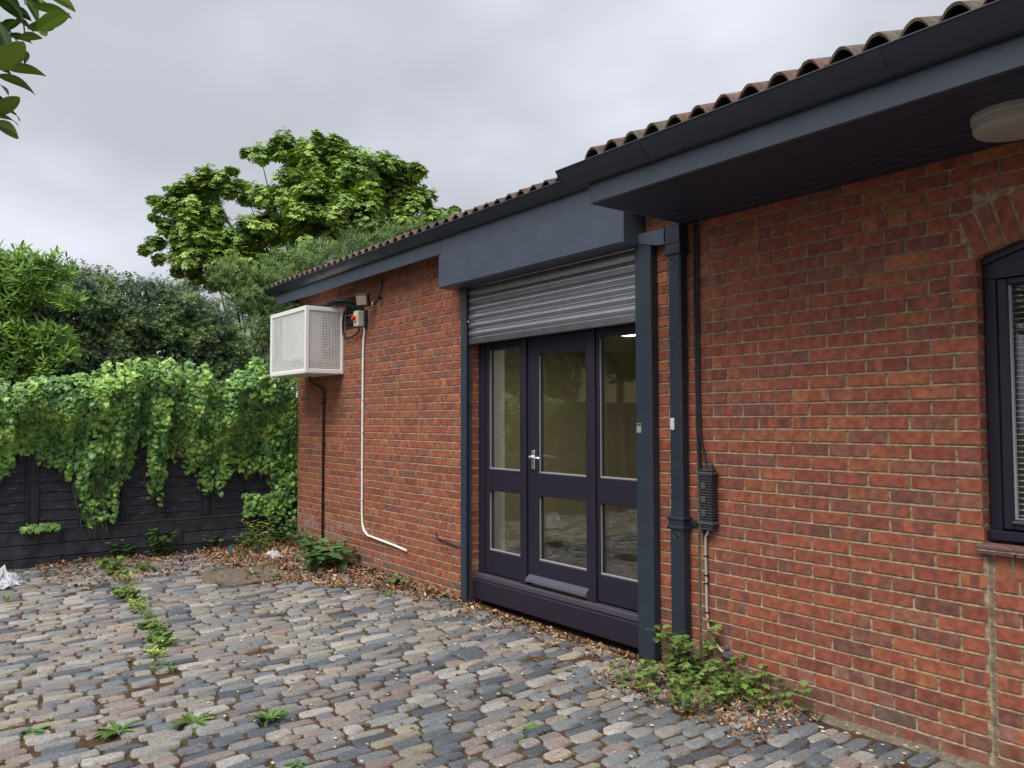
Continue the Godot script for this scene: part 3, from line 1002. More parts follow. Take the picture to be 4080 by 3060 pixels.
# ------------------------------------------------------------------ fittings on the wall
func build_shutter() -> void:
	var s := thing("roller_shutter", "half raised dark steel roller shutter with slate blue box over glazed door", "roller shutter", Vector3(-1.7, 2.3, 0.0))
	var x0 := -2.925
	var x1 := -0.562
	var hb := Buf.new()
	hb.extrude_x([Vector2(0.0, 2.828), Vector2(0.203, 2.828), Vector2(0.216, 2.838), Vector2(0.216, 3.133), Vector2(0.0, 3.133)], x0, x1, Color(0.060, 0.076, 0.112))
	put("hood", hb, M.paint, s)
	one("hood_panel", Vector3(x0, 3.136, 0.02), Vector3(-0.193, 3.355, 0.2005), Color(0.060, 0.076, 0.112), M.paint, s, 0.004)
	one("hood_end", Vector3(x1, 2.826, 0.0), Vector3(x1 + 0.004, 3.135, 0.217), SLATE, M.paint, s, 0.002)
	var rv := Buf.new()
	for p in [[-2.89, 3.10], [-2.89, 2.86], [-2.2, 2.99], [-1.35, 3.085], [-1.55, 2.93], [-0.60, 2.865]]:
		blob(rv, Vector3(p[0], p[1], 0.217), Vector3(0.005, 0.005, 0.003), Color(0.30, 0.32, 0.36))
	put("rivet", rv, M.alu, s)
	# guide channels
	var gl := Buf.new()
	gl.box(Vector3(-2.80, 0.012, 0.001), Vector3(-2.735, 2.826, 0.06), SLATE2, 0.003)
	gl.box(Vector3(-2.734, 0.012, 0.001), Vector3(-2.712, 2.826, 0.012), SLATE2, 0.002)
	gl.box(Vector3(-2.734, 0.012, 0.046), Vector3(-2.712, 2.826, 0.058), SLATE2, 0.002)
	put("guide", gl, M.paint, s)
	one("guide", Vector3(-0.602, 0.03, 0.001), Vector3(-0.452, 2.90, 0.0735), Color(0.027, 0.037, 0.052), M.paint, s, 0.007)
	put("paint_chips", chips(-0.602, -0.452, 0.05, 2.7, 0.0735, 30), M.plain, s).set_meta("kind", "stuff")
	# bracket at the top of the guide post
	var bp := Buf.new()
	var zf := 0.078
	var pts := [Vector3(-0.575, 2.903, zf), Vector3(-0.325, 2.903, zf), Vector3(-0.325, 2.795, zf), Vector3(-0.40, 2.80, zf), Vector3(-0.545, 2.835, zf)]
	for i in range(1, 4):
		bp.tri(pts[0], pts[i], pts[i + 1], SLATE * 1.3, Vector3(0, 0, 1))
		bp.tri(pts[0] - Vector3(0, 0, 0.07), pts[i] - Vector3(0, 0, 0.07), pts[i + 1] - Vector3(0, 0, 0.07), SLATE, Vector3(0, 0, -1))
	for i in 5:
		var a: Vector3 = pts[i]
		var b: Vector3 = pts[(i + 1) % 5]
		bp.quad(a, b, b - Vector3(0, 0, 0.07), a - Vector3(0, 0, 0.07), SLATE, (a + b) * 0.5 - Vector3(-0.43, 2.85, zf))
	put("bracket", bp, M.paint, s)
	# curved interlocking slats
	var y := 2.362
	var pitch := 0.0755
	var sc := Color(0.40, 0.41, 0.44)
	for i in 8:
		var prof := []
		for k in 9:
			var t := k / 8.0
			prof.append(Vector2(0.016 + sin(t * PI) * 0.016, y + 0.008 + t * (pitch - 0.012)))
		prof.append(Vector2(0.012, y + pitch))
		prof.append(Vector2(0.006, y + pitch))
		for k in 9:
			var t := 1.0 - k / 8.0
			prof.append(Vector2(0.012 + sin(t * PI) * 0.016, y + 0.008 + t * (pitch - 0.012)))
		prof.append(Vector2(0.010, y + 0.002))
		prof.append(Vector2(0.018, y + 0.002))
		var b := Buf.new()
		# slight random change of tone along the length
		var cuts := 14
		for q in cuts:
			var xa: float = lerp(-2.722, -0.61, float(q) / cuts)
			var xb: float = lerp(-2.722, -0.61, float(q + 1) / cuts)
			var k := rng.randf_range(0.96, 1.04)
			slat_piece(b, prof, xa, xb, sc * k)
		put("slat", b, M.steel, s)
		y += pitch
	one("bottom_bar", Vector3(-2.728, 2.312, 0.004), Vector3(-0.606, 2.366, 0.022), Color(0.26, 0.25, 0.28), M.steel, s, 0.004)
	one("bottom_lip", Vector3(-2.728, 2.306, 0.004), Vector3(-0.606, 2.3115, 0.045), Color(0.12, 0.12, 0.14), M.steel, s, 0.002)
	# sticker on the guide post
	one("sticker", Vector3(-0.592, 1.542, 0.0735), Vector3(-0.550, 1.606, 0.0743), Color(0.28, 0.34, 0.27), M.gloss, s, 0.0)
	one("sticker_band", Vector3(-0.590, 1.588, 0.0743), Vector3(-0.552, 1.602, 0.0748), Color(0.05, 0.07, 0.12), M.gloss, s, 0.0)
	var bs := Buf.new()
	blob(bs, Vector3(-2.705, 2.515, 0.036), Vector3(0.010, 0.014, 0.010), Color(0.35, 0.30, 0.24))
	put("bolt", bs, M.plain, s)

func slat_piece(b: Buf, prof: Array, x0: float, x1: float, col: Color) -> void:
	b.extrude_x(prof, x0, x1, col, false)

func build_aircon() -> void:
	var c := thing("air_conditioner_cage", "white perforated metal cage bolted high on the brick wall", "cage", Vector3(-5.93, 2.175, 0.0))
	var x0 := -6.49
	var x1 := -5.375
	var y0 := 2.175
	var y1 := 2.935
	var z1 := 0.4675
	var wc := Color(0.88, 0.88, 0.87)
	var fr := Buf.new()
	var t := 0.042
	for x in [x0, x1 - t]:
		fr.box(Vector3(x, y0, z1 - t), Vector3(x + t, y1, z1), wc, 0.003)
		fr.box(Vector3(x, y0, 0.0), Vector3(x + t, y1, 0.03), wc, 0.003)
	for y in [y0, y1 - t]:
		fr.box(Vector3(x0 + t, y, z1 - t), Vector3(x1 - t, y + t, z1), wc, 0.003)
		for x in [x0, x1 - t]:
			fr.box(Vector3(x, y, 0.031), Vector3(x + t, y + t, z1 - t - 0.001), wc, 0.003)
	put("frame", fr, M.cage, c)
	one("top_panel", Vector3(x0 + 0.002, y1 + 0.001, 0.0), Vector3(x1 - 0.002, y1 + 0.006, z1 - 0.002), wc, M.cage, c, 0.001)
	one("base_panel", Vector3(x0 + 0.002, y0 - 0.006, 0.0), Vector3(x1 - 0.002, y0 - 0.001, z1 - 0.002), wc * 0.92, M.paint_soft, c, 0.001)
	var fp := Buf.new()
	var p := 0.0185
	var x := x0 + t
	while x < x1 - t:
		fp.box(Vector3(x, y0 + t, z1 - 0.0112), Vector3(x + 0.0045, y1 - t, z1 - 0.0098), wc)
		x += p
	var y := y0 + t
	while y < y1 - t:
		fp.box(Vector3(x0 + t, y, z1 - 0.0116), Vector3(x1 - t, y + 0.0065, z1 - 0.0094), wc)
		y += p
	put("front_mesh_panel", fp, M.cage, c)
	for xs in [x1 - 0.012, x0 + 0.009]:
		var sp := Buf.new()
		var z := 0.03
		while z < z1 - t:
			sp.box(Vector3(xs, y0 + t, z), Vector3(xs + 0.0014, y1 - t, z + 0.0062), wc)
			z += p
		y = y0 + t
		while y < y1 - t:
			sp.box(Vector3(xs - 0.0004, y, 0.03), Vector3(xs + 0.0018, y + 0.0062, z1 - t), wc)
			y += p
		put("side_mesh_panel", sp, M.cage, c)
	# the unit inside
	var u := thing("air_conditioner", "white air conditioner unit inside the perforated wall cage", "air conditioner", Vector3(-5.8, 2.36, 0.3))
	var uc := Color(0.74, 0.74, 0.71)
	one("casing", Vector3(-6.20, 2.345, 0.24), Vector3(-5.43, 2.885, 0.425), uc, M.cage, u, 0.012)
	var gr := Buf.new()
	for k in 6:
		gr.lathe([Vector2(0.03 + k * 0.035, 0.0), Vector2(0.03 + k * 0.035 + 0.004, 0.004), Vector2(0.03 + k * 0.035 + 0.008, 0.0)], Transform3D(Basis(Vector3(1, 0, 0), PI / 2), Vector3(-5.93, 2.62, 0.4255)), Color(0.5, 0.5, 0.5), 24)
	put("fan_grille", gr, M.paint_soft, u)
	one("rating_plate", Vector3(-5.53, 2.70, 0.4252), Vector3(-5.46, 2.745, 0.4262), Color(0.06, 0.06, 0.07), M.plain, u, 0.0)
	one("service_cover", Vector3(-5.432, 2.40, 0.25), Vector3(-5.412, 2.70, 0.40), uc, M.cage, u, 0.006)
	for bx in [-6.05, -5.6]:
		one("support_arm", Vector3(bx, 2.31, 0.0), Vector3(bx + 0.035, 2.344, 0.42), uc, M.cage, u, 0.003)
	var wc2 := Buf.new()
	wc2.tube([Vector3(-5.43, 2.78, 0.18), Vector3(-5.41, 2.72, 0.15), Vector3(-5.405, 2.62, 0.13), Vector3(-5.405, 2.52, 0.14), Vector3(-5.41, 2.46, 0.18), Vector3(-5.42, 2.44, 0.24)], 0.008, Color(0.7, 0.7, 0.68), 8)
	put("hose", wc2, M.plain, u)
	# condensate pipe
	var dp := Buf.new()
	dp.tube([Vector3(-6.04, 2.17, 0.14), Vector3(-6.04, 2.10, 0.12), Vector3(-5.90, 2.02, 0.03), Vector3(-5.885, 2.0, 0.022), Vector3(-5.885, 1.97, 0.02)], 0.014, Color(0.008, 0.008, 0.010), 10)
	dp.tube([Vector3(-5.885, 1.97, 0.02), Vector3(-5.885, 1.2, 0.02), Vector3(-5.885, 0.14, 0.02)], 0.014, Color(0.008, 0.008, 0.010), 10)
	var dpo := put("drain_pipe", dp, M.gloss)
	tag(dpo, "thin black drain pipe running down the wall below the caged unit", "pipe")
	for yy in [1.85, 1.35, 0.62]:
		one("pipe_clip", Vector3(-5.905, yy - 0.01, 0.0), Vector3(-5.862, yy + 0.01, 0.037), Color(0.01, 0.01, 0.012), M.plain, dpo, 0.003)

func build_electrics() -> void:
	# dark louvred vent
	var v := thing("wall_vent", "dark louvred vent in the brickwork behind the isolator switch", "vent", Vector3(-5.09, 2.69, 0.0))
	one("vent_shade_sheet", Vector3(-5.325, 2.685, -0.02), Vector3(-4.855, 3.055, -0.0075), Color(0.006, 0.006, 0.008), M.plain, v, 0.0)  # near-black sheet over the mortar, painting the shade inside the vent
	var yy := 2.70
	while yy < 3.04:
		var b := Buf.new()
		b.box(Vector3(-0.232, -0.002, -0.012), Vector3(0.232, 0.002, 0.012), Color(0.02, 0.02, 0.026), 0.0, Transform3D(Basis(Vector3(1, 0, 0), 0.6), Vector3(-5.09, yy, 0.002)))
		put("slat", b, M.paint_soft, v)
		yy += 0.045
	# isolator
	var s := thing("isolator_switch", "small grey isolator switch with red knob on yellow plate", "switch", Vector3(-4.83, 2.67, 0.0))
	one("box", Vector3(-4.885, 2.672, 0.035), Vector3(-4.775, 2.842, 0.115), Color(0.52, 0.52, 0.50), M.plain, s, 0.006)
	one("back_plate", Vector3(-4.90, 2.665, -0.02), Vector3(-4.76, 2.85, 0.034), Color(0.02, 0.02, 0.022), M.plain, s, 0.003)
	one("yellow_plate", Vector3(-4.868, 2.722, 0.1155), Vector3(-4.792, 2.802, 0.125), Color(0.75, 0.52, 0.03), M.gloss, s, 0.004)
	var kb := Buf.new()
	kb.lathe([Vector2(0.0, 0.036), Vector2(0.020, 0.036), Vector2(0.026, 0.030), Vector2(0.028, 0.0)], Transform3D(Basis(Vector3(1, 0, 0), PI / 2), Vector3(-4.83, 2.762, 0.125)), Color(0.55, 0.015, 0.02), 16)
	put("knob", kb, M.gloss, s)
	# floodlight
	var f := thing("floodlight", "small black square floodlight tilted on a bracket above the isolator", "floodlight", Vector3(-4.6, 2.92, 0.0))
	var xf := Transform3D(Basis(Vector3(0, 1, 0), 0.5) * Basis(Vector3(1, 0, 0), 0.2), Vector3(-4.60, 2.93, 0.15))
	var fb := Buf.new()
	fb.box(Vector3(-0.085, -0.07, -0.035), Vector3(0.085, 0.07, 0.012), Color(0.015, 0.015, 0.018), 0.008, xf)
	put("housing", fb, M.paint_soft, f)
	var fg := Buf.new()
	fg.box(Vector3(-0.064, -0.050, 0.0122), Vector3(0.064, 0.050, 0.016), Color(0.30, 0.22, 0.17), 0.002, xf)
	put("lens", fg, M.gloss, f)
	var fk := Buf.new()
	fk.tube([Vector3(-4.55, 2.92, 0.0), Vector3(-4.56, 2.90, 0.07), Vector3(-4.59, 2.91, 0.12)], 0.012, Color(0.015, 0.015, 0.018), 8)
	put("bracket", fk, M.paint_soft, f)
	# sensor
	var q := thing("motion_sensor", "small dark ball shaped motion sensor beside the floodlight", "sensor", Vector3(-4.42, 2.9, 0.0))
	var qb := Buf.new()
	blob(qb, Vector3(-4.42, 2.885, 0.10), Vector3(0.028, 0.028, 0.028), Color(0.03, 0.03, 0.035), 12, 8)
	put("head", qb, M.gloss, q)
	var qa := Buf.new()
	qa.tube([Vector3(-4.43, 2.95, 0.0), Vector3(-4.43, 2.94, 0.05), Vector3(-4.42, 2.89, 0.08)], 0.014, Color(0.02, 0.02, 0.024), 8)
	put("arm", qa, M.paint_soft, q)
	var ql := Buf.new()
	blob(ql, Vector3(-4.418, 2.872, 0.126), Vector3(0.014, 0.014, 0.008), Color(0.5, 0.5, 0.52), 10, 6)
	put("lens", ql, M.gloss, q)
	# black cables
	var k := Buf.new()
	var bk := Color(0.010, 0.010, 0.013)
	k.tube([Vector3(-5.55, 2.95, 0.20), Vector3(-5.38, 2.985, 0.14), Vector3(-5.2, 2.97, 0.06), Vector3(-5.1, 2.93, -0.02)], 0.024, bk, 8)
	k.tube([Vector3(-5.55, 2.955, 0.26), Vector3(-5.32, 3.01, 0.16), Vector3(-5.1, 3.0, 0.05), Vector3(-5.0, 2.97, -0.02)], 0.015, bk, 8)
	var ko := put("cable_bundle", k, M.plain)
	tag(ko, "thick black cable bundle running from the cage top into the vent", "cable")
	var lp := Buf.new()
	lp.tube([Vector3(-5.30, 2.90, 0.03), Vector3(-5.345, 2.75, 0.03), Vector3(-5.33, 2.64, 0.03), Vector3(-5.25, 2.575, 0.035), Vector3(-5.12, 2.575, 0.035), Vector3(-4.98, 2.60, 0.035), Vector3(-4.88, 2.62, 0.05), Vector3(-4.86, 2.67, 0.06)], 0.011, bk, 8)
	tag(put("cable_loop", lp, M.plain), "black cable hanging in a loop below the isolator switch", "cable")
	var th := Buf.new()
	th.tube([Vector3(-5.42, 3.20, 0.03), Vector3(-5.50, 3.12, 0.02), Vector3(-5.51, 3.02, 0.02), Vector3(-5.46, 2.96, 0.05)], 0.005, bk, 6)
	tag(put("thin_cable", th, M.plain), "thin black cable dropping from the fascia to the cage", "cable")
	var th2 := Buf.new()
	th2.tube([Vector3(-4.36, 3.20, 0.03), Vector3(-4.40, 3.08, 0.015), Vector3(-4.46, 2.98, 0.015), Vector3(-4.55, 2.93, 0.02)], 0.006, bk, 6)
	tag(put("thin_cable", th2, M.plain), "thin black cable dropping from the fascia to the floodlight", "cable")
	# white cable
	var w := Buf.new()
	var wc := Color(0.80, 0.77, 0.73)
	w.tube([Vector3(-4.80, 2.665, 0.03), Vector3(-4.80, 2.62, 0.02), Vector3(-4.83, 2.52, 0.016), Vector3(-4.845, 2.3, 0.014), Vector3(-4.848, 1.5, 0.014), Vector3(-4.846, 0.62, 0.014), Vector3(-4.835, 0.49, 0.014), Vector3(-4.79, 0.415, 0.014), Vector3(-4.70, 0.375, 0.014), Vector3(-4.4, 0.357, 0.014), Vector3(-4.1, 0.340, 0.014), Vector3(-3.85, 0.318, 0.014)], 0.0125, wc, 8)
	var wo := put("white_cable", w, M.plain)
	tag(wo, "white cable clipped down the brick wall and turning along its foot", "cable")
	for p in [Vector3(-4.845, 2.2, 0), Vector3(-4.847, 1.86, 0), Vector3(-4.848, 1.5, 0), Vector3(-4.847, 1.1, 0), Vector3(-4.846, 0.75, 0), Vector3(-4.55, 0.365, 0), Vector3(-4.2, 0.345, 0)]:
		var cb := Buf.new()
		blob(cb, p + Vector3(0.014, 0, 0.02), Vector3(0.008, 0.008, 0.012), wc)
		put("clip", cb, M.plain, wo)
	# joint closure and the cables beside the downpipe
	var j := thing("cable_joint_closure", "ribbed dark grey cable joint closure strapped beside the downpipe", "junction box", Vector3(-0.02, 0.93, 0.0))
	var jc := Color(0.050, 0.051, 0.058)
	var bx := -0.066
	one("body", Vector3(bx + 0.006, 0.935, 0.012), Vector3(bx + 0.096, 1.325, 0.062), jc * 0.6, M.plain, j, 0.012)
	var rib := 0.945
	var i := 0
	while rib < 1.32:
		var wide: bool = i % 7 == 0 or i % 7 == 6
		one("rib", Vector3(bx, rib, 0.008), Vector3(bx + 0.104, rib + (0.006 if wide else 0.004), 0.070), jc * 1.2, M.plain, j, 0.002)
		rib += 0.0165
		i += 1
	for sy in [0.975, 1.285]:
		one("strap", Vector3(bx - 0.012, sy, 0.004), Vector3(bx + 0.108, sy + 0.016, 0.073), jc * 1.5, M.plain, j, 0.003)
	for k2 in 3:
		one("latch", Vector3(bx + 0.02, 1.025 + k2 * 0.085, 0.066), Vector3(bx + 0.055, 1.065 + k2 * 0.085, 0.074), jc * 1.4, M.plain, j, 0.003)
	var pc := Buf.new()
	pc.lathe([Vector2(0.0, 0.03), Vector2(0.012, 0.03), Vector2(0.014, 0.02), Vector2(0.014, 0.0)], Transform3D(Basis(), Vector3(bx + 0.078, 1.325, 0.035)), jc, 12)
	put("plug", pc, M.plain, j)
	var c1 := Buf.new()
	c1.tube([Vector3(-0.115, 2.89, 0.02), Vector3(-0.118, 2.4, 0.018), Vector3(-0.112, 2.0, 0.018), Vector3(-0.108, 1.6, 0.018), Vector3(-0.100, 1.42, 0.02), Vector3(-0.088, 1.25, 0.02), Vector3(-0.085, 1.05, 0.02), Vector3(-0.078, 0.94, 0.02), Vector3(-0.055, 0.88, 0.025), Vector3(-0.035, 0.90, 0.03)], 0.012, bk, 8)
	tag(put("black_cable", c1, M.plain), "thick black cable running down the wall beside the downpipe", "cable")
	var c2 := Buf.new()
	c2.tube([Vector3(-0.095, 2.89, 0.02), Vector3(-0.098, 2.3, 0.016), Vector3(-0.096, 1.8, 0.016), Vector3(-0.088, 1.52, 0.018), Vector3(-0.06, 1.42, 0.02), Vector3(-0.035, 1.34, 0.03), Vector3(-0.03, 1.32, 0.035)], 0.008, bk * 1.4, 8)
	tag(put("black_cable", c2, M.plain), "thinner black cable bending into the top of the joint closure", "cable")
	var c3 := Buf.new()
	c3.tube([Vector3(-0.02, 0.935, 0.035), Vector3(-0.045, 0.89, 0.03), Vector3(-0.058, 0.82, 0.018), Vector3(-0.056, 0.6, 0.016), Vector3(-0.056, 0.45, 0.016), Vector3(-0.045, 0.34, 0.018), Vector3(-0.01, 0.27, 0.022), Vector3(0.045, 0.225, 0.03), Vector3(0.075, 0.205, 0.03)], 0.0085, Color(0.46, 0.40, 0.36), 8)
	var c3o := put("grey_cable", c3, M.plain)
	tag(c3o, "pale grey cable from the joint closure down to a hole near the ground", "cable")
	for p in [Vector3(-0.058, 0.86, 0.016), Vector3(-0.056, 0.77, 0.016), Vector3(-0.056, 0.65, 0.016), Vector3(-0.056, 0.60, 0.016), Vector3(-0.053, 0.42, 0.016)]:
		one("cable_tie", p - Vector3(0.012, 0.005, 0.014), p + Vector3(0.012, 0.005, 0.012), bk, M.plain, c3o, 0.003)
	var gr := Buf.new()
	blob(gr, Vector3(0.09, 0.19, 0.012), Vector3(0.055, 0.04, 0.02), Color(0.16, 0.14, 0.13), 10, 6)
	blob(gr, Vector3(0.10, 0.235, 0.02), Vector3(0.02, 0.018, 0.016), Color(0.20, 0.18, 0.17), 10, 6)
	tag(put("mortar_patch", gr, M.mortar), "lump of grey mortar sealing the cable hole near the ground", "mortar")
	var ob := Buf.new()
	ob.tube([Vector3(-3.30, 0.560, 0.012), Vector3(-3.27, 0.505, 0.012), Vector3(-3.20, 0.50, 0.014), Vector3(-3.0, 0.478, 0.012), Vector3(-2.80, 0.462, 0.012)], 0.006, bk, 6)
	tag(put("cable_stub", ob, M.plain), "short stub of old black cable low on the wall beside shutter guide", "cable")
	# bulkhead lamp under the soffit
	var bl := thing("bulkhead_light", "round weathered grey bulkhead light under the wide soffit", "light", Vector3(1.99, 2.9, 0.34))
	var lx := Transform3D(Basis(Vector3(1, 0, 0), PI), Vector3(1.915, 2.905, 0.40))
	var b1 := Buf.new()
	b1.lathe([Vector2(0.165, 0.0), Vector2(0.165, 0.022), Vector2(0.160, 0.026)], lx, Color(0.42, 0.41, 0.39), 40)
	put("base_ring", b1, M.mortar_soft, bl)
	var b2 := Buf.new()
	b2.lathe([Vector2(0.160, 0.026), Vector2(0.158, 0.060), Vector2(0.150, 0.072), Vector2(0.125, 0.080), Vector2(0.0, 0.085)], lx, Color(0.40, 0.38, 0.34), 40)
	put("diffuser", b2, M.mortar_soft, bl)
	var wh := Buf.new()
	wh.box(Vector3(-4.10, 2.575, -0.02), Vector3(-4.02, 2.645, -0.0070), Color(0.01, 0.009, 0.008))  # near-black sheet on the mortar, shade of the hole put in as colour
	tag(put("hole_shade_sheet", wh, M.plain), "near black sheet painting the shade in a broken brick hole right of the isolator", "hole")

# ------------------------------------------------------------------ boundary
func build_fence() -> void:
	var f := thing("fence", "black stained waney lap panel fence under the ivy", "fence", Vector3(-7.15, 0.0, 2.5))
	var xb := -7.12
	var z := -2.66
	var first := true
	while z < 9.0:
		var zlen := 1.86
		one("post", Vector3(xb - 0.09, -0.1, z - 0.05), Vector3(xb + 0.0, 1.93, z + 0.05), Color(1, 1, 1), M.fence, f, 0.008)
		var y := 0.30
		while y < 1.86:
			var b := Buf.new()
			var n := 9
			var off := rng.randf_range(-0.006, 0.006)
			var k := rng.randf_range(0.75, 1.25)
			var ph := rng.randf() * 50.0
			for i in n:
				var za: float = z + 0.05 + (zlen - 0.1) * i / n
				var zb2: float = z + 0.05 + (zlen - 0.1) * (i + 1) / n
				var la := y + n1.get_noise_2d(za * 60.0, ph) * 0.016
				var lb := y + n1.get_noise_2d(zb2 * 60.0, ph) * 0.016
				var xf := xb + off - 0.004
				var col := Color(k, k, k)
				b.quad(Vector3(xf, la, za), Vector3(xf, lb, zb2), Vector3(xf - 0.016, y + 0.13, zb2), Vector3(xf - 0.016, y + 0.13, za), col, Vector3(1, 0.1, 0))
				b.quad(Vector3(xf, la, za), Vector3(xf, lb, zb2), Vector3(xf - 0.012, lb, zb2), Vector3(xf - 0.012, la, za), col, Vector3(0, -1, 0))
				b.quad(Vector3(xf - 0.012, la, za), Vector3(xf - 0.012, lb, zb2), Vector3(xf - 0.026, y + 0.13, zb2), Vector3(xf - 0.026, y + 0.13, za), col, Vector3(-1, 0, 0))
			put("board", b, M.fence, f)
			y += 0.108
		var offs := [0.03, 0.46, 0.92, 1.37, 1.80]
		for o in offs:
			one("batten", Vector3(xb - 0.002, 0.28, z + o), Vector3(xb + 0.018, 1.88, z + o + 0.036), Color(0.7, 0.7, 0.72), M.fence, f, 0.004)
		one("capping", Vector3(xb - 0.05, 1.882, z + 0.051), Vector3(xb + 0.03, 1.91, z + zlen - 0.051), Color(0.8, 0.8, 0.8), M.fence, f, 0.006)
		z += zlen
	# retaining boards in front, ribbed like decking
	var s := thing("retaining_wall", "low black ribbed timber retaining wall at the foot of the fence", "retaining wall", Vector3(-6.98, 0.0, 2.5))
	var sy := -0.02
	var bi := 0
	while sy < 0.40:
		var zz := 0.02 - 1.3 * (bi % 2)
		while zz < 8.0:
			var zl := 2.62
			var b := Buf.new()
			var prof := []
			var ribs := 9
			for r in ribs:
				var yy: float = sy + 0.004 + 0.137 * r / ribs
				var d: float = 0.137 / ribs
				prof.append(Vector2(0.0, yy + d * 0.0))
				prof.append(Vector2(0.007, yy + d * 0.15))
				prof.append(Vector2(0.007, yy + d * 0.62))
				prof.append(Vector2(0.0, yy + d * 0.80))
			prof.append(Vector2(-0.026, sy + 0.141))
			prof.append(Vector2(-0.026, sy + 0.004))
			var jit := rng.randf_range(-0.004, 0.004)
			var k := rng.randf_range(0.85, 1.2)
			var col := Color(0.074, 0.077, 0.093) * k
			for i in prof.size():
				var p: Vector2 = prof[i]
				var q: Vector2 = prof[(i + 1) % prof.size()]
				var nn := Vector2(q.y - p.y, -(q.x - p.x))
				b.quad(Vector3(-6.972 + jit + p.x, p.y, zz + 0.003), Vector3(-6.972 + jit + q.x, q.y, zz + 0.003), Vector3(-6.972 + jit + q.x, q.y, zz + zl - 0.003), Vector3(-6.972 + jit + p.x, p.y, zz + zl - 0.003), col, Vector3(nn.x, nn.y, 0))
			put("board", b, M.sleeper, s)
			zz += zl
		sy += 0.1475
		bi += 1
	one("soil_fill", Vector3(-7.105, -0.1, 0.0), Vector3(-7.0, 0.405, 8.0), Color(0.7, 0.7, 0.7), M.soil, s, 0.0)
	one("top_board", Vector3(-7.06, 0.4235, 0.0), Vector3(-6.962, 0.440, 8.0), Color(0.05, 0.045, 0.042), M.sleeper, s, 0.004)

# ------------------------------------------------------------------ ground
func ground_y(x: float, z: float) -> float:
	return n1.get_noise_2d(x * 9.0, z * 9.0) * 0.014 + clamp((-5.6 - x) * 0.03, 0.0, 0.05)

func stone_col(x: float, z: float) -> Color:
	var r := rng.randf()
	var blue: float = clamp(0.52 + 0.08 * x - 0.06 * (z - 1.0), 0.24, 0.62)
	var c: Color
	if r < blue:
		c = [Color(0.125, 0.142, 0.162), Color(0.165, 0.182, 0.20), Color(0.098, 0.110, 0.130), Color(0.205, 0.218, 0.228)][rng.randi() % 4]
	else:
		c = [Color(0.32, 0.30, 0.275), Color(0.28, 0.225, 0.205), Color(0.33, 0.29, 0.23), Color(0.26, 0.255, 0.25), Color(0.38, 0.36, 0.335), Color(0.27, 0.245, 0.23), Color(0.22, 0.205, 0.20)][rng.randi() % 7]
	var k := rng.randf_range(1.0, 1.45)
	return Color(c.r * k, c.g * k, c.b * k)

func add_cobble(b: Buf, at: Vector3, lx: float, lz: float, turn: float, rough := 1.0) -> void:
	var col := stone_col(at.x, at.z)
	var cnt := 12
	var outer := []
	var bs := Basis(Vector3(0, 1, 0), turn) * Basis(Vector3(1, 0, 0), rng.randf_range(-0.05, 0.05)) * Basis(Vector3(0, 0, 1), rng.randf_range(-0.06, 0.06))
	var pw := rng.randf_range(5.0, 14.0)
	var rings := [[1.02, -0.05, 1.0], [1.0, -0.006, 0.6], [0.96, -0.0008, 0.14], [0.78, 0.0008, 0.01]]
	var P := []
	var N := []
	var jit := []
	for k in cnt:
		jit.append(rng.randf_range(0.86, 1.05) if rng.randf() < 0.2 else rng.randf_range(0.95, 1.04))
	for r in rings:
		var row := []
		var nrow := []
		for k in cnt:
			var a := TAU * (k + 0.5) / cnt
			var ca := cos(a)
			var sa := sin(a)
			var q: float = 1.0 / pow(pow(abs(ca), pw) + pow(abs(sa), pw), 1.0 / pw)
			var rad: float = q * r[0] * lerp(1.0, jit[k], rough)
			row.append(at + bs * Vector3(ca * rad * lx * 0.5, r[1] + (rng.randf_range(-0.0015, 0.0015) if r[0] < 0.99 else 0.0), sa * rad * lz * 0.5))
			nrow.append((bs * Vector3(ca * r[2] * q, 1.0 - r[2] * 0.6, sa * r[2] * q)).normalized())
		P.append(row)
		N.append(nrow)
	var top := at + bs * Vector3(0, rng.randf_range(0.003, 0.007), 0)
	var C := []
	for k in cnt:
		var m := rng.randf_range(0.86, 1.12)
		C.append(Color(col.r * m, col.g * m, col.b * m))
	for j in rings.size() - 1:
		for k in cnt:
			var k2 := (k + 1) % cnt
			b.stri(P[j][k], P[j][k2], P[j + 1][k2], N[j][k], N[j][k2], N[j + 1][k2], C[k], C[k2], C[k2])
			b.stri(P[j][k], P[j + 1][k2], P[j + 1][k], N[j][k], N[j + 1][k2], N[j + 1][k], C[k], C[k2], C[k])
	var l := rings.size() - 1
	for k in cnt:
		var k2 := (k + 1) % cnt
		b.stri(P[l][k], P[l][k2], top, N[l][k], N[l][k2], bs.y, C[k], C[k2], col)

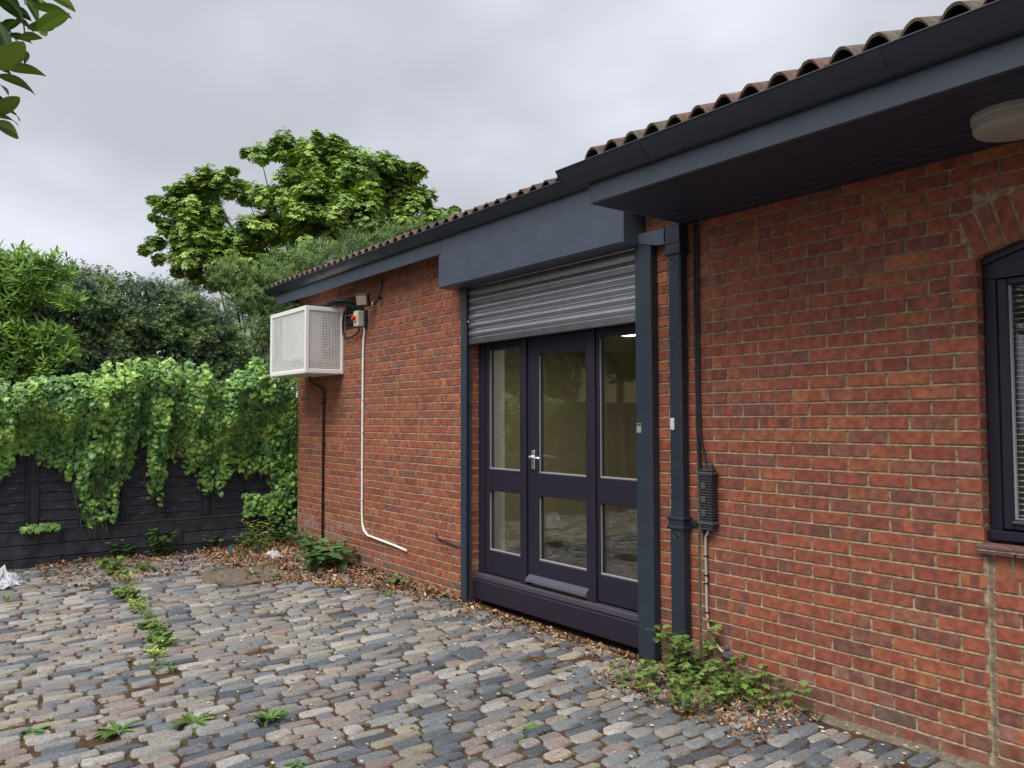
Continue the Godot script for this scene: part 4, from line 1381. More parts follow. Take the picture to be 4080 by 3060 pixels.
func build_ground() -> void:
	var g := Buf.new()
	# one sheet: fine in the yard, coarse out to the horizon
	var xs := [-90.0, -40.0, -20.0, -12.0]
	var zs := [-90.0, -40.0, -20.0, -8.0, -3.0]
	var x := -8.0
	while x < 5.01:
		xs.append(x)
		x += 0.2
	var z := -1.0
	while z < 8.01:
		zs.append(z)
		z += 0.2
	xs.append_array([10.0, 25.0, 60.0, 90.0])
	zs.append_array([12.0, 25.0, 60.0, 90.0])
	var gc := Color(0.9, 0.9, 0.9)
	for i in xs.size() - 1:
		for j in zs.size() - 1:
			var p := []
			for s in [[0, 0], [1, 0], [1, 1], [0, 1]]:
				var px: float = xs[i + s[0]]
				var pz: float = zs[j + s[1]]
				p.append(Vector3(px, -0.014 + ground_y(px, pz) if abs(px) < 9.0 and pz < 9.0 and pz > -0.9 else -0.03, pz))
			g.quad(p[0], p[1], p[2], p[3], gc, Vector3(0, 1, 0))
	var go := put("ground", g, M.soil)
	tag(go, "brown soil with moss under and between the cobbles", "", "", "structure")
	# cobbles: courses across the yard, square to the wall
	var list := []
	var cx := -6.90
	while cx < 3.6:
		var wd := rng.randf_range(0.078, 0.106)
		var zz := 0.02 + rng.randf() * 0.1
		while zz < 6.4:
			var ln := rng.randf_range(0.12, 0.245)
			if rng.randf() < 0.1:
				ln *= 1.25
			var xx: float = cx + wd * 0.5 + n1.get_noise_2d(cx * 2.0, zz * 16.0) * 0.05
			var zc: float = zz + ln * 0.5
			var slab: bool = xx < -4.75 and xx > -5.75 and zc > 0.72 and zc < 1.62
			var lost: bool = rng.randf() < 0.012
			if not slab and not lost:
				var big: bool = xx > 0.3 and zc < 0.75
				list.append([Vector3(xx, ground_y(xx, zc) + rng.randf_range(-0.005, 0.010) + n1.get_noise_2d(xx * 30.0, zc * 30.0 + 5.0) * 0.008, zc), wd - rng.randf_range(0.013, 0.030), ln - rng.randf_range(0.012, 0.036), rng.randf_range(-0.045, 0.045), 0.5 if big else 1.0])
			zz += ln
		cx += wd
	for it in list:
		var p: Vector3 = it[0]
		it.append(p.distance_to(CAM) if in_frame(p, 25.0) else 1000.0 + p.length())
	list.sort_custom(func(a, c): return a[5] < c[5])
	var yard := part_node("cobbled_yard", self)
	tag(yard, "yard of worn grey and tan stone setts laid in courses", "", "", "structure")
	var rest := Buf.new()
	for i in list.size():
		var it: Array = list[i]
		if i < 300:
			var b := Buf.new()
			add_cobble(b, it[0], it[1], it[2], it[3], it[4])
			put("cobble", b, M.stone, yard)
		else:
			add_cobble(rest, it[0], it[1], it[2], it[3], it[4])
	var o := put("far_cobbles", rest, M.stone, yard)
	o.set_meta("kind", "stuff")
	# concrete patch
	var cp := Buf.new()
	var pts := []
	var m := 36
	for k in m:
		var a := TAU * k / m
		var q: float = 1.0 / pow(pow(abs(cos(a)), 4.0) + pow(abs(sin(a)), 4.0), 0.25) * rng.randf_range(0.84, 1.06)
		pts.append(Vector3(-5.25 + cos(a) * 0.47 * q, 0.004 + rng.randf_range(-0.006, 0.003), 1.17 + sin(a) * 0.44 * q))
	for k in m:
		var a: Vector3 = pts[k]
		var c: Vector3 = pts[(k + 1) % m]
		var tone := Color(0.22, 0.175, 0.13) * rng.randf_range(0.92, 1.08)
		cp.tri(Vector3(-5.25, 0.014, 1.17), a, c, tone, Vector3(0, 1, 0))
		cp.quad(a, c, c - Vector3(0, 0.06, 0), a - Vector3(0, 0.06, 0), tone, a - Vector3(-5.25, 0, 1.17))
	tag(put("concrete_patch", cp, M.concrete), "worn patch of tan concrete let into the cobbles near the fence", "concrete")
	# mortar haunch along the wall foot
	var mh := Buf.new()
	mh.extrude_x([Vector2(-0.01, 0.02), Vector2(0.02, 0.012), Vector2(0.05, -0.012), Vector2(-0.01, -0.03)], 0.28, 3.4, Color(0.27, 0.22, 0.165))
	tag(put("mortar_haunch", mh, M.mortar), "strip of pale mortar along the wall foot at the near end", "mortar")

# ------------------------------------------------------------------ foliage
func blade(b: Buf, at: Vector3, dir: Vector3, nrm: Vector3, length: float, width: float, col: Color, droop := 0.15, fold := 0.18) -> void:
	var d := dir.normalized()
	var s := d.cross(nrm).normalized()
	var u := s.cross(d).normalized()
	if u.dot(nrm) < 0.0:
		u = -u
	var sec := [[0.0, 0.04], [0.3, 0.85], [0.6, 0.95], [0.85, 0.5], [1.0, 0.0]]
	var mid := []
	var lft := []
	var rgt := []
	for t in sec:
		var m: Vector3 = at + d * length * t[0] - u * (droop * length * t[0] * t[0])
		mid.append(m)
		lft.append(m + s * width * 0.5 * t[1] + u * fold * width * 0.5 * t[1])
		rgt.append(m - s * width * 0.5 * t[1] + u * fold * width * 0.5 * t[1])
	var lite := Color(col.r * 1.12, col.g * 1.1, col.b * 1.05)
	for i in sec.size() - 1:
		for side in [[lft, 1.0], [rgt, -1.0]]:
			var e: Array = side[0]
			var nn: Vector3 = (u - s * side[1] * fold).normalized()
			b.stri(mid[i], mid[i + 1], e[i + 1], nn, nn, nn, lite, lite, col)
			b.stri(mid[i], e[i + 1], e[i], nn, nn, nn, lite, col, col)

# five lobed ivy leaf in the xy plane, stalk end at the origin, tip towards +y, facing +z
func ivy_leaf(b: Buf, xf: Transform3D, s: float, col: Color) -> void:
	var pts := [Vector3(0, 0.0, 0), Vector3(0.30, -0.16, -0.03), Vector3(0.55, 0.10, -0.05), Vector3(0.34, 0.30, 0.0), Vector3(0.50, 0.62, -0.06), Vector3(0.20, 0.60, 0.0), Vector3(0.0, 1.05, -0.10), Vector3(-0.20, 0.60, 0.0), Vector3(-0.50, 0.62, -0.06), Vector3(-0.34, 0.30, 0.0), Vector3(-0.55, 0.10, -0.05), Vector3(-0.30, -0.16, -0.03)]
	var c := Vector3(0, 0.32, 0.05)
	var nn := xf.basis.z.normalized()
	var lite := Color(col.r * 1.15, col.g * 1.12, col.b * 1.1)
	for i in pts.size():
		var a: Vector3 = pts[i]
		var d: Vector3 = pts[(i + 1) % pts.size()]
		var na := (nn + xf.basis * Vector3(a.x * 0.5, (a.y - 0.3) * 0.4, 0)).normalized()
		var nd := (nn + xf.basis * Vector3(d.x * 0.5, (d.y - 0.3) * 0.4, 0)).normalized()
		b.stri(xf * (c * s), xf * (a * s), xf * (d * s), nn, na, nd, lite, col, col)

func multi(called: String, m: Mesh, xfs: Array, cols: Array, parent: Node) -> MultiMeshInstance3D:
	var mm := MultiMesh.new()
	mm.transform_format = MultiMesh.TRANSFORM_3D
	mm.use_colors = true
	mm.mesh = m
	mm.instance_count = xfs.size()
	for i in xfs.size():
		mm.set_instance_transform(i, xfs[i])
		mm.set_instance_color(i, cols[i])
	var o := MultiMeshInstance3D.new()
	o.name = called if parent != self else numbered(called)
	o.multimesh = mm
	parent.add_child(o, true)
	if parent != self:
		o.position = -(parent as Node3D).position
	return o

func rdir() -> Vector3:
	var z := rng.randf_range(-1.0, 1.0)
	var a := rng.randf() * TAU
	var r := sqrt(1.0 - z * z)
	return Vector3(r * cos(a), z, r * sin(a))

func look(out: Vector3, spin := -1.0) -> Basis:
	# basis whose y axis points along out
	var y := out.normalized()
	var x := y.cross(Vector3(0.31, 0.17, 0.93)).normalized()
	var z := x.cross(y).normalized()
	return Basis(x, y, z) * Basis(Vector3(0, 1, 0), rng.randf() * TAU if spin < 0.0 else spin)

func vary(c: Color, v := 0.25) -> Color:
	var k := rng.randf_range(1.0 - v, 1.0 + v)
	return Color(c.r * k * rng.randf_range(0.9, 1.12), c.g * k, c.b * k * rng.randf_range(0.85, 1.1))

# a shoot of small leaves growing along +y from the origin, unit size
func sprig(n: int, leaf_l: float, leaf_w: float, spread: float, droop := 0.2) -> ArrayMesh:
	var b := Buf.new()
	for i in n:
		var t := float(i) / n
		var a := i * 2.4 + rng.randf_range(-0.3, 0.3)
		var d := Vector3(cos(a) * spread, lerp(0.15, 1.0, t), sin(a) * spread).normalized()
		var nrm := Vector3(cos(a) * -0.4, 1.0, sin(a) * -0.4)
		var k := rng.randf_range(0.8, 1.2)
		blade(b, Vector3(0, t * 0.55, 0), d, nrm, leaf_l * rng.randf_range(0.75, 1.1), leaf_w, Color(k, k, k), droop)
	return b.mesh(M.leaf)

func palm_rosette(n: int) -> ArrayMesh:
	# drooping rosette of broad leaflets as at the ends of the tree's twigs
	var b := Buf.new()
	for i in n:
		var a := TAU * i / n + rng.randf_range(-0.25, 0.25)
		var el := rng.randf_range(-0.12, 0.5)
		var d := Vector3(cos(a) * cos(el), sin(el), sin(a) * cos(el))
		var k := rng.randf_range(0.8, 1.2)
		blade(b, d * 0.08, d, Vector3(-d.x * 0.6, 1.0, -d.z * 0.6), rng.randf_range(0.7, 1.05), 0.46, Color(k, k, k), 0.14)
	return b.mesh(M.leaf)

func tree_limb(b: Buf, p: Vector3, q: Vector3, r0: float, r1: float, wob := 0.06) -> void:
	var pts := []
	var l := p.distance_to(q)
	for i in 7:
		var t := i / 6.0
		pts.append(p.lerp(q, t) + Vector3(n1.get_noise_3d(p.x * 9 + t * 30, q.y * 7, 1), n1.get_noise_3d(p.y * 9, t * 30, q.z * 7), n1.get_noise_3d(t * 30, q.x * 7, 3)) * wob * l * sin(t * PI))
	b.tube(pts, r0, Color(0.13, 0.11, 0.09), 7, r1)

func build_tree() -> void:
	var base := unproj(1230, 1700, 22.0)
	base.y = 0.0
	var t := thing("broadleaf_tree", "tall green broadleaf tree with open clumped crown behind the hedge", "tree", base)
	var depth := 22.0
	var trunk := Buf.new()
	var fork := base + Vector3(0.0, 3.6, 0.0)
	tree_limb(trunk, base, fork, 0.30, 0.22)
	# clumps: photograph x, y, radius (2212 wide view), depth offset
	var cl := [[740, 425, 95, 0], [690, 345, 58, 0], [625, 335, 48, 0.5], [565, 345, 30, 0], [800, 385, 70, 0], [868, 398, 52, 0.5], [898, 450, 48, 0], [935, 478, 36, 0], [700, 500, 90, -0.8], [610, 425, 58, -0.4], [420, 432, 50, 0], [440, 388, 26, 0], [372, 452, 36, 0], [340, 436, 15, 0.3], [480, 386, 20, 0], [504, 412, 24, 0], [390, 498, 32, 0], [336, 528, 20, 0], [310, 540, 10, 0.2], [430, 500, 52, -0.5], [478, 545, 48, -0.6], [400, 560, 22, 0], [556, 500, 54, -0.6], [650, 570, 52, -0.8], [548, 566, 44, -0.8], [800, 500, 80, -0.6], [595, 312, 13, 0], [684, 302, 16, 0], [738, 320, 16, 0], [842, 352, 18, 0], [905, 374, 18, 0], [540, 440, 26, 0.4], [870, 500, 50, 0], [950, 505, 26, 0], [735, 360, 45, 0.6], [655, 385, 50, 0.8], [770, 455, 60, -1.2], [455, 455, 30, 0.6], [985, 455, 8, 0], [380, 405, 12, 0], [330, 470, 9, 0], [355, 500, 12, 0], [385, 588, 14, 0], [500, 370, 10, 0], [530, 335, 12, 0], [455, 520, 40, 0.8], [620, 500, 50, 0.5], [690, 440, 55, -1.0], [430, 560, 40, -0.4], [480, 585, 38, -0.6], [400, 530, 26, 0], [520, 590, 36, -0.6], [450, 470, 32, 0], [570, 590, 46, -0.8], [620, 600, 54, -1.0], [515, 520, 40, -0.6], [405, 470, 26, 0], [360, 480, 14, 0], [350, 560, 12, 0], [455, 415, 26, 0], [520, 400, 16, 0.2], [450, 600, 40, 0.8], [520, 610, 45, 0.8], [415, 580, 28, 0.4], [580, 620, 50, 0.8], [490, 560, 46, 0.6], [840, 440, 60, 0.6], [760, 400, 60, 0.8], [660, 450, 60, 0.8]]
	var xfs := []
	var cols := []
	var s := 1.8445
	for c in cl:
		var dd: float = depth + c[3]
		var ce := unproj(c[0] * s, c[1] * s, dd)
		var r: float = c[2] * s / 3189.5 * dd
		if r > 0.32:
			tree_limb(trunk, fork + (ce - fork) * 0.12, ce, 0.045, 0.010, 0.14)
		if r > 0.5:
			for q in 4:
				var e := ce + rdir() * r * 0.8
				tree_limb(trunk, ce, e, 0.02, 0.006, 0.1)
		var subs := int(clamp(r * r * 42.0, 5, 130))
		for q in subs:
			var d := rdir()
			if d.y < -0.3 and rng.randf() < 0.6:
				d.y = -d.y
			var sc := ce + d * r * rng.randf_range(0.35, 1.04) * Vector3(1.0, 0.88, 1.0)
			var sr: float = min(rng.randf_range(0.20, 0.36), r * 0.8)
			var tone := rng.randf()
			for i in int(sr * 110.0):
				var e := rdir()
				var p := sc + e * sr * pow(rng.randf(), 0.4) * Vector3(1.0, 0.82, 1.0)
				xfs.append(Transform3D(look((e * 0.6 + d * 0.4 + Vector3(0, 0.9, 0)).normalized()).scaled(Vector3.ONE * rng.randf_range(0.08, 0.135)), p))
				cols.append(vary(Color(0.20, 0.34, 0.085).lerp(Color(0.40, 0.54, 0.115), clamp(tone + rng.randf_range(-0.25, 0.25), 0.0, 1.0)), 0.18))
	put("trunk", trunk, M.bark, t)
	var o := multi("crown", palm_rosette(8), xfs, cols, t)
	o.set_meta("kind", "stuff")

func build_hedges() -> void:
	# clipped dark hedge
	var h := thing("clipped_hedge", "dense dark green clipped hedge rising behind the ivy covered fence", "hedge", Vector3(-8.9, 0, 2.0))
	var xfs := []
	var cols := []
	var wood := Buf.new()
	var top := func(z: float) -> float:
		var k: float = clamp((z - 0.02) / 0.75, 0.0, 1.0)
		return lerp(2.75, 3.60, sqrt(k)) + 0.05 * n1.get_noise_1d(z * 40.0) + (0.08 if z > 1.8 else 0.0)
	for i in 40000:
		var z: float = rng.randf_range(-0.05, 6.2)
		var ty: float = top.call(z)
		var y: float = rng.randf_range(0.6, ty)
		var dep := pow(rng.randf(), 2.0) * 0.5
		var bulge := n1.get_noise_2d(z * 28.0, y * 28.0) * 0.16 + n1.get_noise_2d(z * 80.0 + 9.0, y * 80.0) * 0.10
		# a thin place half way along where light shows through
		if Vector2(z - 1.15, y - 2.55).length() < 0.16 and rng.randf() < 0.75:
			continue
		var x := -8.42 + bulge - dep
		var out := Vector3(1.0, 0.35, 0.0)
		if y > ty - 0.45:
			var k2: float = (y - (ty - 0.45)) / 0.45
			x -= k2 * k2 * 0.40 + rng.randf() * 0.5 * k2
			out = Vector3(1.0 - k2 * 0.6, 0.5 + k2, 0.0)
		if z < 0.25:
			out += Vector3(0, 0, -0.8)
		out += rdir() * 0.55
		var sz := rng.randf_range(0.052, 0.088)
		xfs.append(Transform3D(look(out).scaled(Vector3.ONE * sz), Vector3(x, y, z)))
		var tone: float = clamp(n1.get_noise_2d(z * 34.0, y * 34.0) * 1.5 + 0.35, 0.0, 1.0)
		cols.append(vary(Color(0.064, 0.120, 0.055).lerp(Color(0.190, 0.28, 0.088), tone), 0.25))
	for i in 5000:
		var z: float = rng.randf_range(0.0, 6.2)
		var y: float = rng.randf_range(0.8, top.call(z) - 0.25)
		if Vector2(z - 1.15, y - 2.55).length() < 0.13: continue
		xfs.append(Transform3D(look(rdir() + Vector3(0.4, 0.4, 0)).scaled(Vector3.ONE * rng.randf_range(0.12, 0.19)), Vector3(rng.randf_range(-9.5, -8.9), y, z)))
		cols.append(vary(Color(0.064, 0.120, 0.055).lerp(Color(0.190, 0.28, 0.088), rng.randf()), 0.25))
	for i in 900:
		var z: float = rng.randf_range(0.0, 6.2)
		var ty: float = top.call(z)
		xfs.append(Transform3D(look(Vector3(0.2, 1.0, 0.0) + rdir() * 0.3).scaled(Vector3.ONE * rng.randf_range(0.05, 0.10)), Vector3(-8.75 - rng.randf() * 0.6, ty + rng.randf_range(-0.1, 0.07), z)))
		cols.append(vary(Color(0.064, 0.120, 0.055).lerp(Color(0.190, 0.28, 0.088), rng.randf()), 0.25))
	for i in 44:
		var z := rng.randf_range(0.0, 4.0)
		var y := rng.randf_range(1.4, 2.6)
		tree_limb(wood, Vector3(-8.75, y - 0.7, z), Vector3(-8.45 + rng.randf_range(-0.1, 0.08), y + 0.5, z + rng.randf_range(-0.5, 0.5)), 0.012, 0.005, 0.2)
	for i in 16:
		tree_limb(wood, Vector3(-8.8, 0.0, i * 0.38), Vector3(-8.7, 2.6, i * 0.38 + rng.randf_range(-0.3, 0.3)), 0.03, 0.012)
	put("branches", wood, M.bark, h)
	multi("foliage", sprig(7, 0.62, 0.34, 1.1), xfs, cols, h).set_meta("kind", "stuff")
	# laurel with large bright leaves
	var l := thing("laurel_bush", "bright green large leaved laurel bush rising above the ivy at far end", "bush", Vector3(-8.0, 0, 3.4))
	xfs = []
	cols = []
	var lw := Buf.new()
	var cl := [[30, 590, 55], [75, 600, 50], [120, 590, 38], [20, 650, 60], [80, 640, 35], [5, 720, 60], [60, 745, 50], [115, 735, 36], [150, 655, 22], [40, 800, 45], [100, 790, 36], [-40, 620, 80], [-50, 740, 90], [-60, 560, 60], [140, 770, 24]]
	for c in cl:
		var dd := 9.6
		var ce := unproj(c[0] * 1.8445, c[1] * 1.8445, dd)
		var r: float = c[2] * 1.8445 / 3189.5 * dd * 0.82
		tree_limb(lw, Vector3(-8.3, 0.4, 3.6), ce, 0.03, 0.008)
		for i in int(clamp(r * r * 1300.0, 26, 240)):
			var d := rdir()
			d.x = abs(d.x) if rng.randf() < 0.7 else d.x
			var p := ce + d * r * pow(rng.randf(), 0.4)
			xfs.append(Transform3D(look(d * 0.7 + Vector3(0.15, 0.9, 0)).scaled(Vector3.ONE * rng.randf_range(0.11, 0.17)), p))
			cols.append(vary(Color(0.17, 0.34, 0.07).lerp(Color(0.34, 0.52, 0.105), rng.randf()), 0.2))
	put("branches", lw, M.bark, l)
	multi("foliage", sprig(8, 0.85, 0.20, 0.75, 0.1), xfs, cols, l).set_meta("kind", "stuff")
	# soft yew like bush behind the roof
	var y := thing("feathery_bush", "tall feathery mid green bush between the hedge and the roof edge", "bush", Vector3(-11.6, 0, -1.6))
	xfs = []
	cols = []
	var yw := Buf.new()
	for c in [[620, 605, 70], [690, 575, 60], [775, 545, 48], [560, 640, 52], [850, 522, 40], [590, 690, 62], [560, 740, 55], [640, 660, 70], [530, 600, 34], [910, 505, 34], [720, 625, 60], [500, 700, 30], [610, 770, 60], [960, 490, 22], [800, 590, 50], [500, 590, 36], [470, 600, 24], [520, 650, 40]]:
		var dd := 14.2
		var ce := unproj(c[0] * 1.8445, c[1] * 1.8445, dd)
		var r: float = c[2] * 1.8445 / 3189.5 * dd
		tree_limb(yw, Vector3(-11.6, 0.0, -1.6), ce, 0.05, 0.01)
		for i in int(clamp(r * r * 3200.0, 90, 800)):
			var d := rdir()
			var p := ce + d * r * pow(rng.randf(), 0.35) * (1.0 + 0.2 * n1.get_noise_3d(d.x * 60 + ce.x * 20, d.y * 60, d.z * 60))
			xfs.append(Transform3D(look(d * 0.5 + Vector3(0.1, 0.8, 0) + rdir() * 0.3).scaled(Vector3.ONE * rng.randf_range(0.09, 0.15)), p))
			cols.append(vary(Color(0.14, 0.235, 0.075).lerp(Color(0.26, 0.38, 0.12), clamp(n1.get_noise_3d(p.x * 25, p.y * 25, p.z * 25) * 1.5 + 0.4, 0.0, 1.0)), 0.2))
	put("branches", yw, M.bark, y)
	multi("foliage", sprig(10, 0.55, 0.09, 0.8), xfs, cols, y).set_meta("kind", "stuff")

func ivy_low(z: float) -> float:
	# height of the lower edge of the ivy along the fence
	var k := [[-0.1, 0.45], [0.12, 0.50], [0.3, 0.88], [0.42, 0.92], [0.60, 0.95], [0.78, 1.05], [0.90, 0.72], [1.02, 0.74], [1.22, 0.98], [1.40, 1.16], [1.52, 1.28], [1.58, 0.75], [1.70, 0.68], [1.76, 1.40], [1.86, 1.42], [1.95, 0.98], [2.02, 0.92], [2.10, 0.55], [2.30, 0.45], [2.45, 0.55], [2.52, 0.98], [2.62, 1.12], [2.8, 1.14], [2.95, 1.24], [3.1, 1.24], [3.22, 1.08], [3.4, 1.05], [3.6, 1.25], [3.9, 1.5], [4.2, 1.75], [4.5, 1.9]]
	for i in k.size() - 1:
		if z <= k[i + 1][0]:
			return lerp(k[i][1], k[i + 1][1], clamp((z - k[i][0]) / (k[i + 1][0] - k[i][0]), 0.0, 1.0))
	return 2.2

func ivy_top(z: float) -> float:
	var k := [[-0.2, 2.2], [0.15, 2.40], [0.36, 2.44], [0.55, 2.36], [0.80, 2.22], [0.95, 2.10], [1.1, 2.28], [1.2, 2.34], [1.35, 2.28], [1.5, 2.36], [1.8, 2.36], [2.0, 2.36], [2.3, 2.24], [2.6, 2.16], [3.0, 2.08], [3.4, 2.04], [4.0, 2.0], [4.5, 1.95]]
	for i in k.size() - 1:
		if z <= k[i + 1][0]:
			return lerp(k[i][1], k[i + 1][1], clamp((z - k[i][0]) / (k[i + 1][0] - k[i][0]), 0.0, 1.0))
	return 1.95

func build_ivy() -> void:
	var iv := thing("ivy", "thick green ivy tumbling over the black fence in long tongues", "ivy", Vector3(-6.95, 0.45, 2.0))
	var all := []
	for i in 17000:
		var z := rng.randf_range(-0.12, 4.5)
		var lo := ivy_low(z) + n1.get_noise_1d(z * 140.0) * 0.20
		var hi := ivy_top(z) + n1.get_noise_1d(z * 120.0 + 77.0) * 0.11
		if hi < lo:
			continue
		var t := pow(rng.randf(), 0.92)
		var y: float = lerp(lo, hi, t)
		# denser towards the top, thin at the trailing tips
		if t < 0.12 and rng.randf() < 0.45:
			continue
		var hang := n1.get_noise_2d(z * 45.0, y * 22.0) * 0.16 + n1.get_noise_2d(z * 130.0, y * 90.0) * 0.035
		var bulge: float = 0.06 + 0.26 * smoothstep(0.15, 0.75, t) - 0.16 * smoothstep(0.86, 1.0, t)
		var x: float = -7.06 + max(0.02, bulge + hang) - pow(rng.randf(), 1.4) * 0.16
		if z < 0.15:
			x = min(x, -6.80)
		var up: float = 0.35 + 0.55 * smoothstep(0.7, 1.0, t)
		var nrm := (Vector3(1.0 - up * 0.5, up, 0.12) + rdir() * 0.66).normalized()
		var tip := (Vector3(0.15, -1.0, 0.0) + rdir() * 0.55)
		tip = (tip - nrm * tip.dot(nrm)).normalized()
		var bs := Basis(tip.cross(nrm), tip, nrm)
		var sz := rng.randf_range(0.040, 0.072)
		var yg: float = clamp(n1.get_noise_2d(z * 40.0, y * 40.0) * 1.1 + rng.randf_range(-0.1, 0.75), 0.0, 1.0)
		var col := vary(Color(0.100, 0.240, 0.062).lerp(Color(0.33, 0.53, 0.105), yg), 0.22)
		all.append([Transform3D(bs, Vector3(x, y, z)), sz, col, x + (0.3 if in_frame(Vector3(x, y, z)) else -5.0) + sz * 4.0])
	# trailing patches at the bottom and behind the corner of the building
	for i in 700:
		var z: float
		var y: float
		if i < 330:
			z = rng.randf_range(0.12, 0.62)
			y = 0.44 + pow(rng.randf(), 1.5) * 0.26
		elif i < 560:
			z = rng.randf_range(-0.2, 0.2)
			y = rng.randf_range(0.12, 1.2)
		else:
			z = rng.randf_range(2.68, 3.02)
			y = 0.44 + pow(rng.randf(), 2.0) * 0.07
			if i > 620: continue
		var nrm := (Vector3(0.7, 0.6, 0.1) + rdir() * 0.5).normalized()
		var tip := Vector3(0.3, -0.8, 0.0) + rdir() * 0.6
		tip = (tip - nrm * tip.dot(nrm)).normalized()
		all.append([Transform3D(Basis(tip.cross(nrm), tip, nrm), Vector3(-7.0 + rng.randf_range(0.0, 0.14), y, z)), rng.randf_range(0.04, 0.065), vary(Color(0.100, 0.240, 0.062).lerp(Color(0.33, 0.53, 0.105), rng.randf() * 0.7), 0.22), -9.0])
	all.sort_custom(func(a, b): return a[3] > b[3])
	var tones := []
	for k in 6:
		var b := Buf.new()
		ivy_leaf(b, Transform3D(), 1.0, vary(Color(0.100, 0.240, 0.062).lerp(Color(0.33, 0.53, 0.105), k / 5.0), 0.1))
		tones.append(b.mesh(M.leaf_gloss))
	var xfs := []
	var cols := []
	for i in all.size():
		var it: Array = all[i]
		var xf: Transform3D = it[0]
		xf.basis = xf.basis.scaled(Vector3.ONE * it[1])
		if i < 300:
			var o := MeshInstance3D.new()
			o.name = "leaf"
			o.mesh = tones[clamp(int((it[2].g - 0.20) / 0.055), 0, 5)]
			iv.add_child(o, true)
			xf.origin -= iv.position
			o.transform = xf
		else:
			xfs.append(xf)
			cols.append(it[2])
	var lb := Buf.new()
	ivy_leaf(lb, Transform3D(), 1.0, W)
	multi("leaves", lb.mesh(M.leaf_gloss), xfs, cols, iv).set_meta("kind", "stuff")
	var st := Buf.new()
	for i in 90:
		var z := rng.randf_range(0.0, 3.6)
		var y := ivy_low(z)
		tree_limb(st, Vector3(-7.08, y - 0.05, z), Vector3(-7.02, y + 0.9, z + rng.randf_range(-0.2, 0.2)), 0.004, 0.006, 0.12)
	for i in 10:
		var z := rng.randf_range(2.08, 2.42)
		tree_limb(st, Vector3(-6.93, 0.30, z - 0.15 + rng.randf() * 0.3), Vector3(-6.98, 1.0, z), 0.003, 0.005, 0.16)
	put("stems", st, M.bark, iv).set_meta("kind", "stuff")

# leaf meshes shared by the small plants
var LEAF := {}
func shared_leaf(kind: String, tone: int) -> ArrayMesh:
	var key := kind + str(tone)
	if LEAF.has(key):
		return LEAF[key]
	var b := Buf.new()
	var base: Color = {"herb": Color(0.17, 0.265, 0.07), "broad": Color(0.085, 0.18, 0.055), "lance": Color(0.12, 0.225, 0.05), "ivy": Color(0.075, 0.165, 0.045), "yellow": Color(0.28, 0.38, 0.06), "grass": Color(0.14, 0.20, 0.05)}[kind]
	var k: float = [0.75, 1.0, 1.3][tone]
	var c := Color(base.r * k, base.g * k, base.b * k)
	match kind:
		"herb":
			# five fingered, each finger toothed
			for i in 5:
				var a := (i - 2) * 0.75
				var d := Vector3(sin(a), cos(a), 0)
				blade(b, Vector3(0, 0.1, 0), d, Vector3(0, 0, 1), 0.85 - 0.1 * abs(i - 2), 0.34, c, 0.2, 0.1)
				for s in [-0.5, 0.5]:
					blade(b, Vector3(0, 0.1, 0) + d * 0.38, Vector3(sin(a + s), cos(a + s), 0), Vector3(0, 0, 1), 0.32, 0.15, c, 0.1, 0.1)
		"broad": blade(b, Vector3.ZERO, Vector3(0, 1, 0), Vector3(0, 0, 1), 1.0, 0.52, c, 0.3, 0.16)
		"lance": blade(b, Vector3.ZERO, Vector3(0, 1, 0), Vector3(0, 0, 1), 1.0, 0.26, c, 0.35, 0.2)
		"ivy": ivy_leaf(b, Transform3D(), 1.0, c)
		"yellow": blade(b, Vector3.ZERO, Vector3(0, 1, 0), Vector3(0, 0, 1), 1.0, 0.38, c, 0.1, 0.2)
		"grass": blade(b, Vector3.ZERO, Vector3(0, 1, 0), Vector3(0, 0, 1), 1.0, 0.06, c, 0.4, 0.1)
	LEAF[key] = b.mesh(M.leaf)
	return LEAF[key]

func put_leaf(parent: Node3D, kind: String, at: Vector3, tip: Vector3, nrm: Vector3, size: float) -> void:
	var y := tip.normalized()
	var x := y.cross(nrm).normalized()
	var z := x.cross(y).normalized()
	var o := MeshInstance3D.new()
	o.name = "leaf"
	o.mesh = shared_leaf(kind, rng.randi() % 3)
	parent.add_child(o, true)
	o.transform = Transform3D(Basis(x, y, z).scaled(Vector3.ONE * size), at - parent.position)

# low rosette of leaves
func rosette(called: String, label: String, at: Vector3, kind: String, n: int, size: float, rise := 0.5, group := "weeds in the cobbles") -> void:
	at.x = max(at.x, -6.88)
	var p := thing(called, label, "plant", at, group)
	for i in n:
		var a := TAU * i / n + rng.randf_range(-0.35, 0.35)
		var el: float = rise * rng.randf_range(0.4, 1.5)
		var d := Vector3(cos(a), el, sin(a)).normalized()
		put_leaf(p, kind, at + Vector3(cos(a), 0.3, sin(a)) * 0.008, d, Vector3(-cos(a) * el, 1.0, -sin(a) * el), size * rng.randf_range(0.65, 1.15))
	var b := Buf.new()
	blob(b, at, Vector3(0.010, 0.010, 0.010), Color(0.12, 0.14, 0.05))
	put("root_crown", b, M.plain, p)

